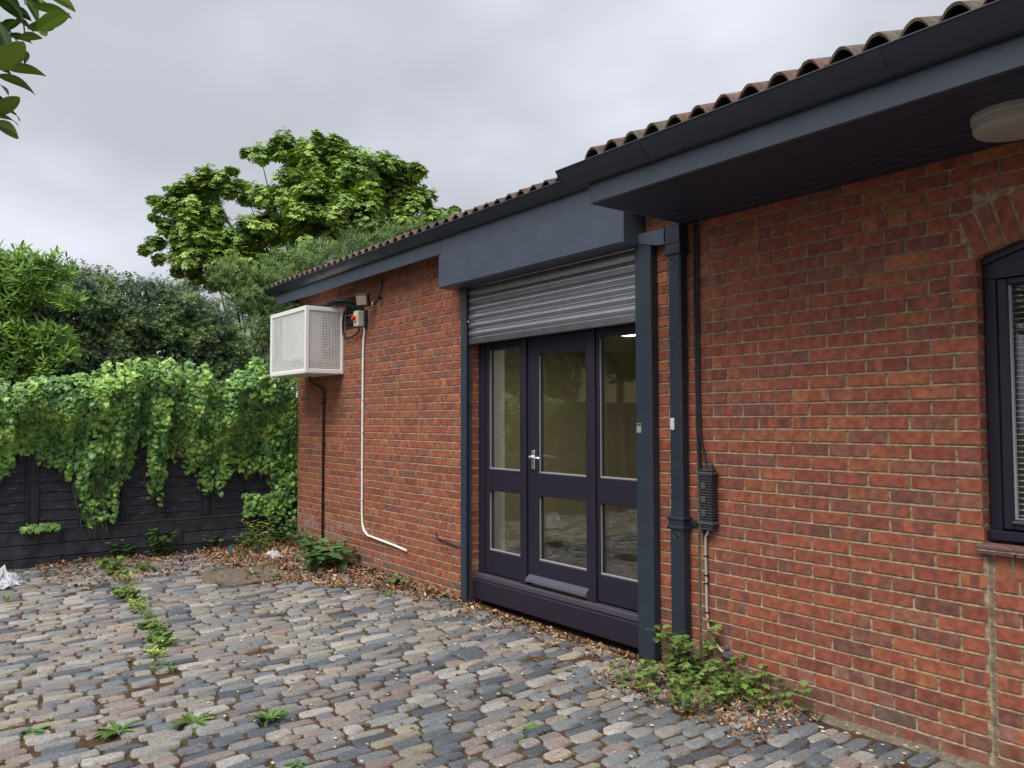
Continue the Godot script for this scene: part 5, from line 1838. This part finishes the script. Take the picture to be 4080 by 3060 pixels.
# upright or trailing plant: stems with leaves along them
func leafy(called: String, label: String, at: Vector3, kind: String, stems: int, h: float, spread: Vector2, per: int, size: float, flower := Color(0, 0, 0, 0), lean := Vector3.ZERO, group := "weeds in the cobbles") -> void:
	at.x = max(at.x, -6.90)
	var p := thing(called, label, "plant", at, group)
	var st := Buf.new()
	var fl := Buf.new()
	for i in stems:
		var foot := at + Vector3(rng.randf_range(-1, 1) * spread.x, 0, rng.randf_range(-1, 1) * spread.y)
		if foot.z < 0.03: foot.z = 0.03
		foot.x = max(foot.x, -6.93)
		var out := Vector3(rng.randf_range(-1, 1), 0, rng.randf_range(-1, 1)) * 0.5 + lean
		var top := foot + Vector3(out.x * h, h * rng.randf_range(0.5, 1.0), out.z * h)
		if top.z < 0.03: top.z = 0.03
		top.x = max(top.x, -6.93)
		var mid := foot.lerp(top, 0.5) + Vector3(0, h * 0.12, 0)
		st.tube([foot, mid, top], 0.0028, Color(0.16, 0.13, 0.06), 5, 0.0012)
		for k in per:
			var t := (k + 0.7) / per
			var q := foot.lerp(mid, t * 2.0) if t < 0.5 else mid.lerp(top, t * 2.0 - 1.0)
			var a := k * 2.4 + i
			var d := Vector3(cos(a), rng.randf_range(0.0, 0.5), sin(a))
			put_leaf(p, kind, q, d, Vector3(-cos(a) * 0.3, 1.0, 0.25 - sin(a) * 0.3), size * rng.randf_range(0.6, 1.1))
		if flower.a > 0.0 and i % 5 == 0:
			for k in 5:
				var a := TAU * k / 5
				blade(fl, top, Vector3(cos(a), 0.25, sin(a)), Vector3(0, 1, 0), 0.011, 0.009, flower)
	put("stems", st, M.plain, p).set_meta("kind", "stuff")
	if fl.v.size() > 0:
		put("flowers", fl, M.leaf, p).set_meta("kind", "stuff")

func build_weeds() -> void:
	leafy("herb_robert", "sprawling green weed with tiny pink flowers round the downpipe foot", Vector3(0.0, 0.0, 0.30), "herb", 58, 0.15, Vector2(0.38, 0.28), 5, 0.046, Color(0.45, 0.10, 0.38))
	leafy("climbing_weed", "leafy shoots of weed climbing against the downpipe and wall", Vector3(-0.08, 0.02, 0.10), "herb", 15, 0.38, Vector2(0.18, 0.05), 6, 0.062, Color(0.45, 0.10, 0.38))
	leafy("trailing_weed", "trailing weed spreading along the wall foot right of the downpipe", Vector3(0.36, 0.0, 0.12), "herb", 20, 0.20, Vector2(0.28, 0.10), 5, 0.048, Color(0.45, 0.10, 0.38))
	leafy("alkanet_clump", "dark green broad leaved clump against the brick wall near the white cable", on_ground(1300, 2262), "broad", 34, 0.36, Vector2(0.28, 0.18), 5, 0.17, Color(0.10, 0.12, 0.5))
	leafy("alkanet_clump", "smaller broad leaved clump by the foot of the black drain pipe", on_ground(1265, 2185), "broad", 14, 0.28, Vector2(0.24, 0.10), 4, 0.12)
	leafy("privet_sapling", "upright yellow green sapling by the corner of retaining wall and building", on_ground(1055, 2200), "yellow", 6, 0.66, Vector2(0.07, 0.07), 18, 0.085)
	leafy("bramble", "loose fern like weeds at the foot of the yellow green sapling", on_ground(1000, 2200), "lance", 16, 0.28, Vector2(0.24, 0.16), 6, 0.12)
	leafy("corner_weed", "tangle of weeds in the corner against the building end", on_ground(1120, 2175), "lance", 16, 0.24, Vector2(0.26, 0.12), 5, 0.11)
	leafy("ivy_shoot", "clump of ivy growing up the black retaining wall", on_ground(606, 2215) + Vector3(0.06, 0, 0), "ivy", 14, 0.38, Vector2(0.05, 0.14), 8, 0.075, Color(0, 0, 0, 0), Vector3(-0.05, 0, 0))
	leafy("ivy_shoot", "small leafy ivy sprout left of the larger clump on retaining wall", on_ground(490, 2235) + Vector3(0.04, 0, 0), "ivy", 8, 0.27, Vector2(0.04, 0.10), 6, 0.07)
	leafy("twiggy_sprout", "bare stemmed twiggy sprout with few leaves against retaining wall", on_ground(828, 2195), "ivy", 5, 0.28, Vector2(0.05, 0.09), 4, 0.065)
	leafy("wall_foot_weed", "low green weed at the wall foot beyond the shutter guide", on_ground(1590, 2345), "broad", 9, 0.11, Vector2(0.14, 0.05), 3, 0.085)
	var row := [[455, 2285, "broad green weed at the head of the weed line by the leaf litter", 16, 0.16], [505, 2325, "yellowing large leaved weed in the line down the cobbles", 18, 0.15], [425, 2270, "feathery weed beside the leaf litter near the retaining wall", 12, 0.14], [580, 2275, "tuft of low weeds right of the weed line top", 12, 0.11], [500, 2385, "bushy weed halfway along the line in the cobbles", 20, 0.12], [548, 2425, "ragged weed below the bushy one in the line", 14, 0.08], [585, 2455, "small weed right of the line midway down the cobbles", 10, 0.07], [615, 2505, "sparse weed low in the line across the cobbles", 9, 0.06], [640, 2560, "thin leggy weed near the lower end of the line", 9, 0.06], [630, 2610, "pale wispy weed just above the end of the line", 7, 0.05], [622, 2655, "last small weed at the lower end of the line", 6, 0.05]]
	for i in row.size():
		var r: Array = row[i]
		leafy("weed", r[2], on_ground(r[0], r[1]), ["herb", "yellow", "lance", "herb"][i % 4], int(r[3] * 1.6), r[4], Vector2(0.20, 0.07), 5, rng.randf_range(0.04, 0.06), Color(0, 0, 0, 0), Vector3.ZERO, "line of weeds across the cobbles")
	rosette("dandelion", "largest green rosette weed standing among the near cobbles", on_ground(1075, 2868), "lance", 22, 0.105, 0.75)
	rosette("dandelion", "flat spreading weed left of the largest rosette among near cobbles", on_ground(470, 2915), "lance", 13, 0.12, 0.45)
	rosette("dandelion", "pale leaved weed between the two near rosettes", on_ground(775, 2880), "lance", 14, 0.12, 0.4)
	rosette("dandelion", "small dark weed near the lower corner beside the tan cobbles", on_ground(135, 2915), "broad", 9, 0.08, 0.4)
	rosette("dandelion", "small weed with pointed leaves in the middle foreground cobbles", on_ground(2120, 2915), "ivy", 8, 0.065, 0.3)
	rosette("dandelion", "tiny upright weed between cobbles before the door sill", on_ground(2010, 2765), "lance", 7, 0.045, 0.9)
	rosette("dandelion", "little weed at the very front edge of the cobbles", on_ground(1180, 3045), "broad", 7, 0.05, 0.3)
	rosette("grass_tuft", "bright grass tuft in the cobbles beyond the shutter guide", on_ground(1548, 2378), "grass", 36, 0.09, 1.2)
	rosette("grass_tuft", "grass tuft in the cobbles below the concrete patch", on_ground(1095, 2455), "grass", 28, 0.10, 1.2)
	rosette("grass_tuft", "grass tuft on the concrete patch edge", on_ground(870, 2325), "grass", 16, 0.08, 1.4)
	rosette("grass_tuft", "grass tuft at far end of cobbles by the white bag", on_ground(30, 2400), "grass", 22, 0.14, 1.6)
	rosette("weed_clump", "leafy weed growing at the foot of the retaining wall beside white bag", on_ground(55, 2285), "lance", 9, 0.10, 0.9)
	rosette("weed_clump", "leafy weed standing in the leaf litter below the sapling", on_ground(1005, 2290), "lance", 10, 0.10, 0.9)
	rosette("weed_clump", "pale leaved weed in the leaf litter beside the white paper", on_ground(1090, 2300), "lance", 9, 0.11, 0.6)
	# moss between the near stones
	var ms := []
	var mc := []
	for i in 1500:
		var p := Vector3(rng.randf_range(-3.0, 2.0), 0, rng.randf_range(0.3, 4.0))
		if n1.get_noise_2d(p.x * 24.0 + 40.0, p.z * 24.0) < 0.15 or not in_frame(p, 10.0):
			continue
		p.y = ground_y(p.x, p.z) - 0.008
		ms.append(Transform3D(Basis(Vector3(0, 1, 0), rng.randf() * TAU).scaled(Vector3(1.4, 0.6, 1.0) * rng.randf_range(0.008, 0.02)), p))
		mc.append(vary(Color(0.085, 0.095, 0.025), 0.35))
	var mb := Buf.new()
	blob(mb, Vector3.ZERO, Vector3.ONE, W)
	var mo := multi("moss", mb.mesh(M.soil_plain), ms, mc, self)
	tag(mo, "cushions of green moss in the joints between the near cobbles", "moss", "", "stuff")

func build_litter() -> void:
	var root := thing("leaf_litter", "brown dead leaves drifted along the wall foot and fence", "leaves", Vector3(-4.0, 0, 0.6))
	root.set_meta("kind", "stuff")
	for variant in 4:
		var b := Buf.new()
		var curl: float = [0.1, 0.5, -0.4, 0.9][variant]
		blade(b, Vector3(0, 0, -0.5), Vector3(0, 0, 1), Vector3(0, 1, 0), 1.0, [0.42, 0.36, 0.5, 0.22][variant], W, curl, [0.2, 0.7, -0.4, 1.1][variant])
		var xfs := []
		var cols := []
		var n := 0
		while n < 3400:
			n += 1
			var p := Vector3.ZERO
			var r := rng.randf()
			if r < 0.46:
				p = Vector3(rng.randf_range(-6.9, -3.0), 0, pow(rng.randf(), 1.3) * 1.25)
				var reach: float = lerp(1.25, 0.35, smoothstep(-5.2, -3.2, p.x)) * (1.0 + 0.5 * n1.get_noise_1d(p.x * 60.0))
				if p.z > reach: continue
				if p.x > -5.72 and p.x < -4.78 and p.z > 0.75 and p.z < 1.6 and rng.randf() < 0.85: continue
			elif r < 0.60:
				p = Vector3(-6.92 + pow(rng.randf(), 1.8) * 1.3, 0, rng.randf_range(0.4, 2.9))
			elif r < 0.78:
				p = Vector3(rng.randf_range(-3.2, 0.6), 0, 0.02 + pow(rng.randf(), 2.2) * 0.34)
				if rng.randf() < 0.35: continue
			elif r < 0.88:
				p = Vector3(rng.randf_range(-0.6, 0.75), 0, 0.02 + pow(rng.randf(), 1.3) * 0.6)
			else:
				p = Vector3(rng.randf_range(-6.5, 2.2), 0, rng.randf_range(0.1, 4.2))
				if n1.get_noise_2d(p.x * 18.0, p.z * 18.0 + 31.0) < 0.12: continue
			var sz := rng.randf_range(0.022, 0.06)
			if rng.randf() < 0.15: sz *= 1.7
			if r >= 0.88: sz *= 0.6
			if r >= 0.60 and r < 0.88: sz *= 0.75
			p.y = ground_y(p.x, p.z) + rng.randf_range(0.002, 0.02) + (0.03 * rng.randf() if r < 0.5 else 0.0)
			var bs := Basis(Vector3(0, 1, 0), rng.randf() * TAU) * Basis(Vector3(1, 0, 0), rng.randf_range(-0.5, 0.5)) * Basis(Vector3(0, 0, 1), rng.randf_range(-0.6, 0.6))
			xfs.append(Transform3D(bs.scaled(Vector3.ONE * sz), p))
			var c: Color = [Color(0.26, 0.135, 0.065), Color(0.36, 0.22, 0.12), Color(0.16, 0.085, 0.05), Color(0.46, 0.34, 0.20), Color(0.11, 0.065, 0.045), Color(0.33, 0.155, 0.06)][rng.randi() % 6]
			cols.append(vary(c, 0.2))
		multi("leaves", b.mesh(M.litter), xfs, cols, root).set_meta("kind", "stuff")
	# crumbs of leaf and bark lodged in the joints
	var dx := []
	var dc := []
	for i in 26000:
		var p := Vector3(rng.randf_range(-6.6, 2.3), 0, rng.randf_range(0.05, 4.4))
		if not in_frame(p, 10.0): continue
		var k := n1.get_noise_2d(p.x * 16.0 + 11.0, p.z * 16.0)
		if k < rng.randf_range(-0.35, 0.35): continue
		p.y = ground_y(p.x, p.z) + rng.randf_range(-0.014, 0.001)
		dx.append(Transform3D((Basis(Vector3(0, 1, 0), rng.randf() * TAU) * Basis(Vector3(1, 0, 0), rng.randf_range(-0.5, 0.5))).scaled(Vector3.ONE * rng.randf_range(0.008, 0.022)), p))
		dc.append(vary([Color(0.15, 0.075, 0.045), Color(0.10, 0.055, 0.035), Color(0.20, 0.10, 0.055)][rng.randi() % 3], 0.3))
	var db := Buf.new()
	blade(db, Vector3(0, 0, -0.5), Vector3(0, 0, 1), Vector3(0, 1, 0), 1.0, 0.5, W, 0.2, 0.4)
	multi("crumbs", db.mesh(M.litter), dx, dc, root).set_meta("kind", "stuff")
	# pale broken chips
	var chips := []
	var cc := []
	for i in 420:
		var p := Vector3(rng.randf_range(-6.6, 1.4), 0, 0.05 + pow(rng.randf(), 1.7) * 2.6)
		p.y = ground_y(p.x, p.z) + 0.012
		chips.append(Transform3D((Basis(Vector3(0, 1, 0), rng.randf() * TAU) * Basis(Vector3(1, 0, 0), rng.randf_range(-0.4, 0.4))).scaled(Vector3(1.0, 0.25, 0.7) * rng.randf_range(0.006, 0.016)), p))
		cc.append(vary(Color(0.55, 0.46, 0.34), 0.25))
	var chb := Buf.new()
	blob(chb, Vector3.ZERO, Vector3.ONE, W)
	multi("chips", chb.mesh(M.plain), chips, cc, root).set_meta("kind", "stuff")

# crumpled thin sheet
func crumple(called: String, label: String, category: String, at: Vector3, size: Vector3, col: Color, m: Material, rough := 9.0, turn := 0.0) -> void:
	var b := Buf.new()
	var n := 34
	var P := []
	for j in n + 1:
		for i in n + 1:
			var u := i / float(n) - 0.5
			var v := j / float(n) - 0.5
			var edge: float = 1.0 - pow(max(abs(u), abs(v)) * 2.0, 2.0)
			var hgt: float = edge * 0.5 + abs(n1.get_noise_3d(u * rough * 22.0 + at.x * 99.0, v * rough * 22.0, at.z * 77.0)) * 1.5 * (0.25 + edge) + n1.get_noise_2d(u * rough * 60.0, v * rough * 60.0 + at.x * 50.0) * 0.16
			var w: float = 1.0 + 0.35 * n1.get_noise_2d(u * 120.0 + at.z * 40.0, v * 120.0)
			P.append(at + Basis(Vector3(0, 1, 0), turn) * Vector3(u * size.x * w, max(0.004, hgt * size.y), v * size.z * w))
	for j in n:
		for i in n:
			var a: int = j * (n + 1) + i
			b.tri(P[a], P[a + 1], P[a + n + 2], col, Vector3(0, 1, 0))
			b.tri(P[a], P[a + n + 2], P[a + n + 1], col, Vector3(0, 1, 0))
	tag(put(called, b, m), label, category, "rubbish dropped in the yard")

func build_rubbish() -> void:
	crumple("plastic_bag", "crumpled white plastic bag lying on the far cobbles", "bag", Vector3(-6.12, 0.015, 3.42), Vector3(0.55, 0.17, 0.50), Color(0.68, 0.70, 0.74), M.plastic_bag, 5.0, 0.4)
	crumple("paper_scrap", "crumpled white paper in the leaf litter before the corner weeds", "paper", on_ground(1090, 2222), Vector3(0.24, 0.07, 0.18), Color(0.66, 0.66, 0.64), M.plain, 5.0)
	crumple("paper_scrap", "crumpled white tissue against the brick wall behind broad leaved clump", "paper", on_ground(1342, 2215) + Vector3(0, 0.10, -0.05), Vector3(0.14, 0.16, 0.12), Color(0.70, 0.70, 0.68), M.plain, 6.0)
	crumple("paper_scrap", "small white scrap by the foot of the retaining wall", "paper", on_ground(170, 2268), Vector3(0.16, 0.04, 0.10), Color(0.62, 0.62, 0.60), M.plain, 5.0)
	crumple("paper_scrap", "white scrap in the far corner against the building end", "paper", on_ground(1185, 2155), Vector3(0.10, 0.08, 0.10), Color(0.64, 0.62, 0.58), M.plain, 5.0)
	crumple("wrapper", "small teal wrapper in the leaf litter by the retaining wall", "wrapper", on_ground(920, 2212), Vector3(0.07, 0.09, 0.07), Color(0.05, 0.28, 0.32), M.gloss, 6.0)
	crumple("wrapper", "small blue and white wrapper in the leaf litter", "wrapper", on_ground(745, 2252), Vector3(0.13, 0.03, 0.06), Color(0.16, 0.20, 0.48), M.gloss, 5.0, 0.7)
	# clear bottle lying by the wall
	var bt := thing("plastic_bottle", "clear plastic bottle lying in leaves at the wall foot", "bottle", on_ground(1590, 2315))
	var b := Buf.new()
	var at := on_ground(1590, 2315)
	b.lathe([Vector2(0.0, -0.07), Vector2(0.03, -0.07), Vector2(0.033, -0.06), Vector2(0.033, 0.05), Vector2(0.012, 0.09), Vector2(0.012, 0.11), Vector2(0.0, 0.11)], Transform3D(Basis(Vector3(0, 0, 1), 1.3), at + Vector3(0, 0.05, 0.0)), W, 14)
	put("bottle_body", b, M.glass, bt)

# branch of large leaves close to the camera
func build_near_branch() -> void:
	var t := thing("large_leaved_shrub", "large glossy leaves of a shrub hanging into the top corner of view", "shrub", unproj(-700, 900, 2.4) * Vector3(1, 0, 1))
	var st := Buf.new()
	var foot: Vector3 = t.position
	var crown := unproj(-420, 250, 2.45)
	tree_limb(st, foot, crown + Vector3(0, -0.4, 0), 0.03, 0.02, 0.05)
	var twigs := [unproj(-60, 40, 2.35), unproj(-30, 290, 2.4), unproj(-40, 500, 2.5)]
	for q in twigs:
		tree_limb(st, crown + Vector3(0, -0.4, 0), q, 0.012, 0.005, 0.08)
	put("branches", st, M.bark, t)
	# the rest of the shrub, outside the view
	var xfs := []
	var cols := []
	while xfs.size() < 260:
		var p := unproj(-560, 60, 2.5) + rdir() * pow(rng.randf(), 0.4) * Vector3(0.55, 0.5, 0.55)
		var q := to_px(p)
		if q.x > -38.0: continue
		xfs.append(Transform3D(look(rdir() + Vector3(0, 0.6, 0)).scaled(Vector3.ONE * rng.randf_range(0.10, 0.14)), p))
		cols.append(vary(Color(0.045, 0.085, 0.036).lerp(Color(0.22, 0.31, 0.085), rng.randf()), 0.2))
	multi("crown", sprig(6, 0.9, 0.34, 1.0), xfs, cols, t).set_meta("kind", "stuff")
	# base and tip in a crop of the photograph at 1.58 times, width, depth, lit or shaded brightness painted into the leaf colour
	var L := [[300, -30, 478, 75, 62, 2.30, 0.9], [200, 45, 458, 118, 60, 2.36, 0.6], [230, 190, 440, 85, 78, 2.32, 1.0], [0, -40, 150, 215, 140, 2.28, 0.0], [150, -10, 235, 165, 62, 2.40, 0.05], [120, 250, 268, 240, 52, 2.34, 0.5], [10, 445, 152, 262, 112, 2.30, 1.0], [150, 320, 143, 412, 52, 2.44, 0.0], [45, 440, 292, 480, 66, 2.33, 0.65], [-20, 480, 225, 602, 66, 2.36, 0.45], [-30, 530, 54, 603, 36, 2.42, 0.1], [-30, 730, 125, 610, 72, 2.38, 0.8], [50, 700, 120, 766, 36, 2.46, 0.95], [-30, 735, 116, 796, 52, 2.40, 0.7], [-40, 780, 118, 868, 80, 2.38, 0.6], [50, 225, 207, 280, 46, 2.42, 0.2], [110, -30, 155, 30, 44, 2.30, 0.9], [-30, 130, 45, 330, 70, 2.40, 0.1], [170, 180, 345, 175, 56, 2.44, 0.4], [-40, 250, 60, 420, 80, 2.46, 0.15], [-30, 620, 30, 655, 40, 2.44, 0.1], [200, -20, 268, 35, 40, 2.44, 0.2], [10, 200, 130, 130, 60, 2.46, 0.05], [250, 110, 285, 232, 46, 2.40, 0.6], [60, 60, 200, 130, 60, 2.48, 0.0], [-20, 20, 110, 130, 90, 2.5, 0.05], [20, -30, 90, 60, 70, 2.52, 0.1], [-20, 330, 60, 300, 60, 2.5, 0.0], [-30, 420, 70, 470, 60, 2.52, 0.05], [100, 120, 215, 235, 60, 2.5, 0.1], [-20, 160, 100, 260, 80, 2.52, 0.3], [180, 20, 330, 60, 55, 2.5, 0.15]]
	for l in L:
		var p := unproj(l[0] / 1.58, l[1] / 1.58, l[5] + 0.05)
		var q := unproj(l[2] / 1.58, l[3] / 1.58, l[5])
		var len := p.distance_to(q)
		var wd: float = l[4] / 1.58 / 3189.5 * l[5] * 1.35
		var b := Buf.new()
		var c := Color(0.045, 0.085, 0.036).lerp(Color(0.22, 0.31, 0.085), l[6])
		var face := (CAM - p).normalized()
		var nrm := (Vector3(0, 0.55, 0) - face * 0.75 + rdir() * 0.25).normalized()
		big_leaf(b, p, q, nrm, wd, c)
		put("leaf", b, M.leaf_near, t)
		st = Buf.new()

func big_leaf(b: Buf, p: Vector3, q: Vector3, nrm: Vector3, wd: float, col: Color) -> void:
	var d := (q - p).normalized()
	var s := d.cross(nrm).normalized()
	var u := s.cross(d).normalized()
	var l := p.distance_to(q)
	var n := 10
	var lite := col.lerp(Color(0.22, 0.30, 0.09), 0.35)
	var rows := []
	for i in n + 1:
		var t := float(i) / n
		var w := wd * 0.5 * pow(sin(PI * pow(t, 0.85)), 0.72) * (1.0 - 0.15 * t)
		if i == n: w = 0.0
		var m := p + d * l * t + u * (0.10 * l * sin(t * PI))
		rows.append([m, m + s * w * 0.5 + u * w * 0.16, m + s * w + u * w * 0.12, m - s * w * 0.5 + u * w * 0.16, m - s * w + u * w * 0.12])
	for i in n:
		var A: Array = rows[i]
		var B: Array = rows[i + 1]
		for side in [[1, 2, 1.0], [3, 4, -1.0]]:
			var n0: Vector3 = (u - s * side[2] * 0.3).normalized()
			var n2: Vector3 = (u + s * side[2] * 0.12).normalized()
			b.stri(A[0], B[0], B[side[0]], n0, n0, n0, lite, lite, col)
			b.stri(A[0], B[side[0]], A[side[0]], n0, n0, n0, lite, col, col)
			b.stri(A[side[0]], B[side[0]], B[side[1]], n0, n0, n2, col, col, col)
			b.stri(A[side[0]], B[side[1]], A[side[1]], n0, n2, n2, col, col, col)

# ------------------------------------------------------------------ what the door glass mirrors
func build_mirrored() -> void:
	var h := thing("neighbouring_house", "yellow brick house beyond the fence mirrored in the door glass", "house", Vector3(-17.5, 0, 13.5))
	var yb := Color(0.52, 0.40, 0.21)
	one("wall", Vector3(-21.0, 0, 11.0), Vector3(-16.0, 7.0, 18.0), yb, M.brick, h, 0.02)
	for z in [11.9, 13.0, 15.0, 16.3]:
		for y in [3.4, 5.4]:
			one("window_frame", Vector3(-16.002, y, z), Vector3(-15.96, y + 1.2, z + 0.75), Color(0.42, 0.30, 0.20), M.plain, h, 0.01)
			one("window_pane", Vector3(-15.962, y + 0.08, z + 0.08), Vector3(-15.955, y + 1.12, z + 0.67), Color(0.02, 0.025, 0.03), M.gloss, h, 0.0)
	var rb := Buf.new()
	rb.quad(Vector3(-15.7, 6.9, 10.7), Vector3(-15.7, 6.9, 18.3), Vector3(-18.5, 9.0, 18.3), Vector3(-18.5, 9.0, 10.7), Color(0.09, 0.08, 0.075), Vector3(1, 1, 0))
	rb.quad(Vector3(-21.3, 6.9, 10.7), Vector3(-21.3, 6.9, 18.3), Vector3(-18.5, 9.0, 18.3), Vector3(-18.5, 9.0, 10.7), Color(0.09, 0.08, 0.075), Vector3(-1, 1, 0))
	put("roof", rb, M.tile, h)
	var r := thing("red_brick_house", "red brick house with white window mirrored in the door glass", "house", Vector3(-18.5, 0, 9.8))
	one("wall", Vector3(-22.0, 0, 7.0), Vector3(-16.6, 7.5, 10.98), Color(0.28, 0.09, 0.055), M.brick, r, 0.02)
	for y in [2.6, 5.0]:
		one("window_frame", Vector3(-16.602, y, 9.4), Vector3(-16.56, y + 1.3, 10.3), Color(0.7, 0.7, 0.7), M.plain, r, 0.01)
		one("window_pane", Vector3(-16.562, y + 0.08, 9.5), Vector3(-16.555, y + 0.62, 10.2), Color(0.05, 0.06, 0.07), M.gloss, r, 0.0)
		one("window_pane", Vector3(-16.562, y + 0.70, 9.5), Vector3(-16.555, y + 1.22, 10.2), Color(0.05, 0.06, 0.07), M.gloss, r, 0.0)
	var t := thing("yard_tree", "slim tree with pale trunk by the fence mirrored in door glass", "tree", Vector3(-6.7, 0, 5.55))
	var tb := Buf.new()
	tree_limb(tb, Vector3(-6.7, 0, 5.55), Vector3(-6.75, 2.3, 5.6), 0.09, 0.065)
	for q in [Vector3(-6.9, 3.6, 5.1), Vector3(-6.4, 3.8, 6.2), Vector3(-7.3, 3.6, 6.0)]:
		tree_limb(tb, Vector3(-6.75, 2.25, 5.6), q, 0.04, 0.012)
	put("trunk", tb, M.bark, t)
	var xfs := []
	var cols := []
	for i in 900:
		var d := rdir() * pow(rng.randf(), 0.4)
		xfs.append(Transform3D(look(d + Vector3(0, 0.5, 0)).scaled(Vector3.ONE * rng.randf_range(0.12, 0.2)), Vector3(-6.9, 3.5, 5.8) + d * Vector3(1.0, 1.2, 1.1)))
		cols.append(vary(Color(0.075, 0.13, 0.03), 0.25))
	multi("crown", palm_rosette(7), xfs, cols, t).set_meta("kind", "stuff")

# ------------------------------------------------------------------
func _ready() -> void:
	rng.seed = 20240611
	n1.seed = 3
	n1.frequency = 0.05
	n1.fractal_octaves = 3
	cam = Camera3D.new()
	cam.name = "camera"
	cam.position = CAM
	cam.rotation_degrees = Vector3(2.57, 52.95, -0.13)
	cam.fov = rad_to_deg(2.0 * atan(1530.0 / 3189.5))
	cam.near = 0.05
	cam.far = 400.0
	add_child(cam)
	cam.current = true
	var we := WorldEnvironment.new()
	we.name = "world_environment"
	var env := Environment.new()
	env.background_mode = Environment.BG_SKY
	env.sky = make_sky()
	env.tonemap_mode = Environment.TONE_MAPPER_LINEAR
	env.tonemap_exposure = 2.2
	env.sdfgi_enabled = true
	env.ssao_enabled = true
	env.ssil_enabled = true
	we.environment = env
	add_child(we)
	var sun := DirectionalLight3D.new()
	sun.name = "sun"
	sun.light_energy = 0.5
	sun.light_angular_distance = 40.0
	sun.light_color = Color(1.0, 0.98, 0.94)
	sun.shadow_enabled = true
	sun.rotation_degrees = Vector3(-57, 20, 0)
	add_child(sun)
	make_materials()
	M.soil_plain = mat(0.98, null, 1.0, T.rough, 0.4)
	M.mortar_soft = mat(0.6, T.paint, 1.0)
	build_ground()
	build_building()
	build_fence()
	build_tree()
	build_hedges()
	build_ivy()
	build_shutter()
	build_aircon()
	build_electrics()
	build_mirrored()
	build_weeds()
	build_litter()
	build_rubbish()
	build_near_branch()
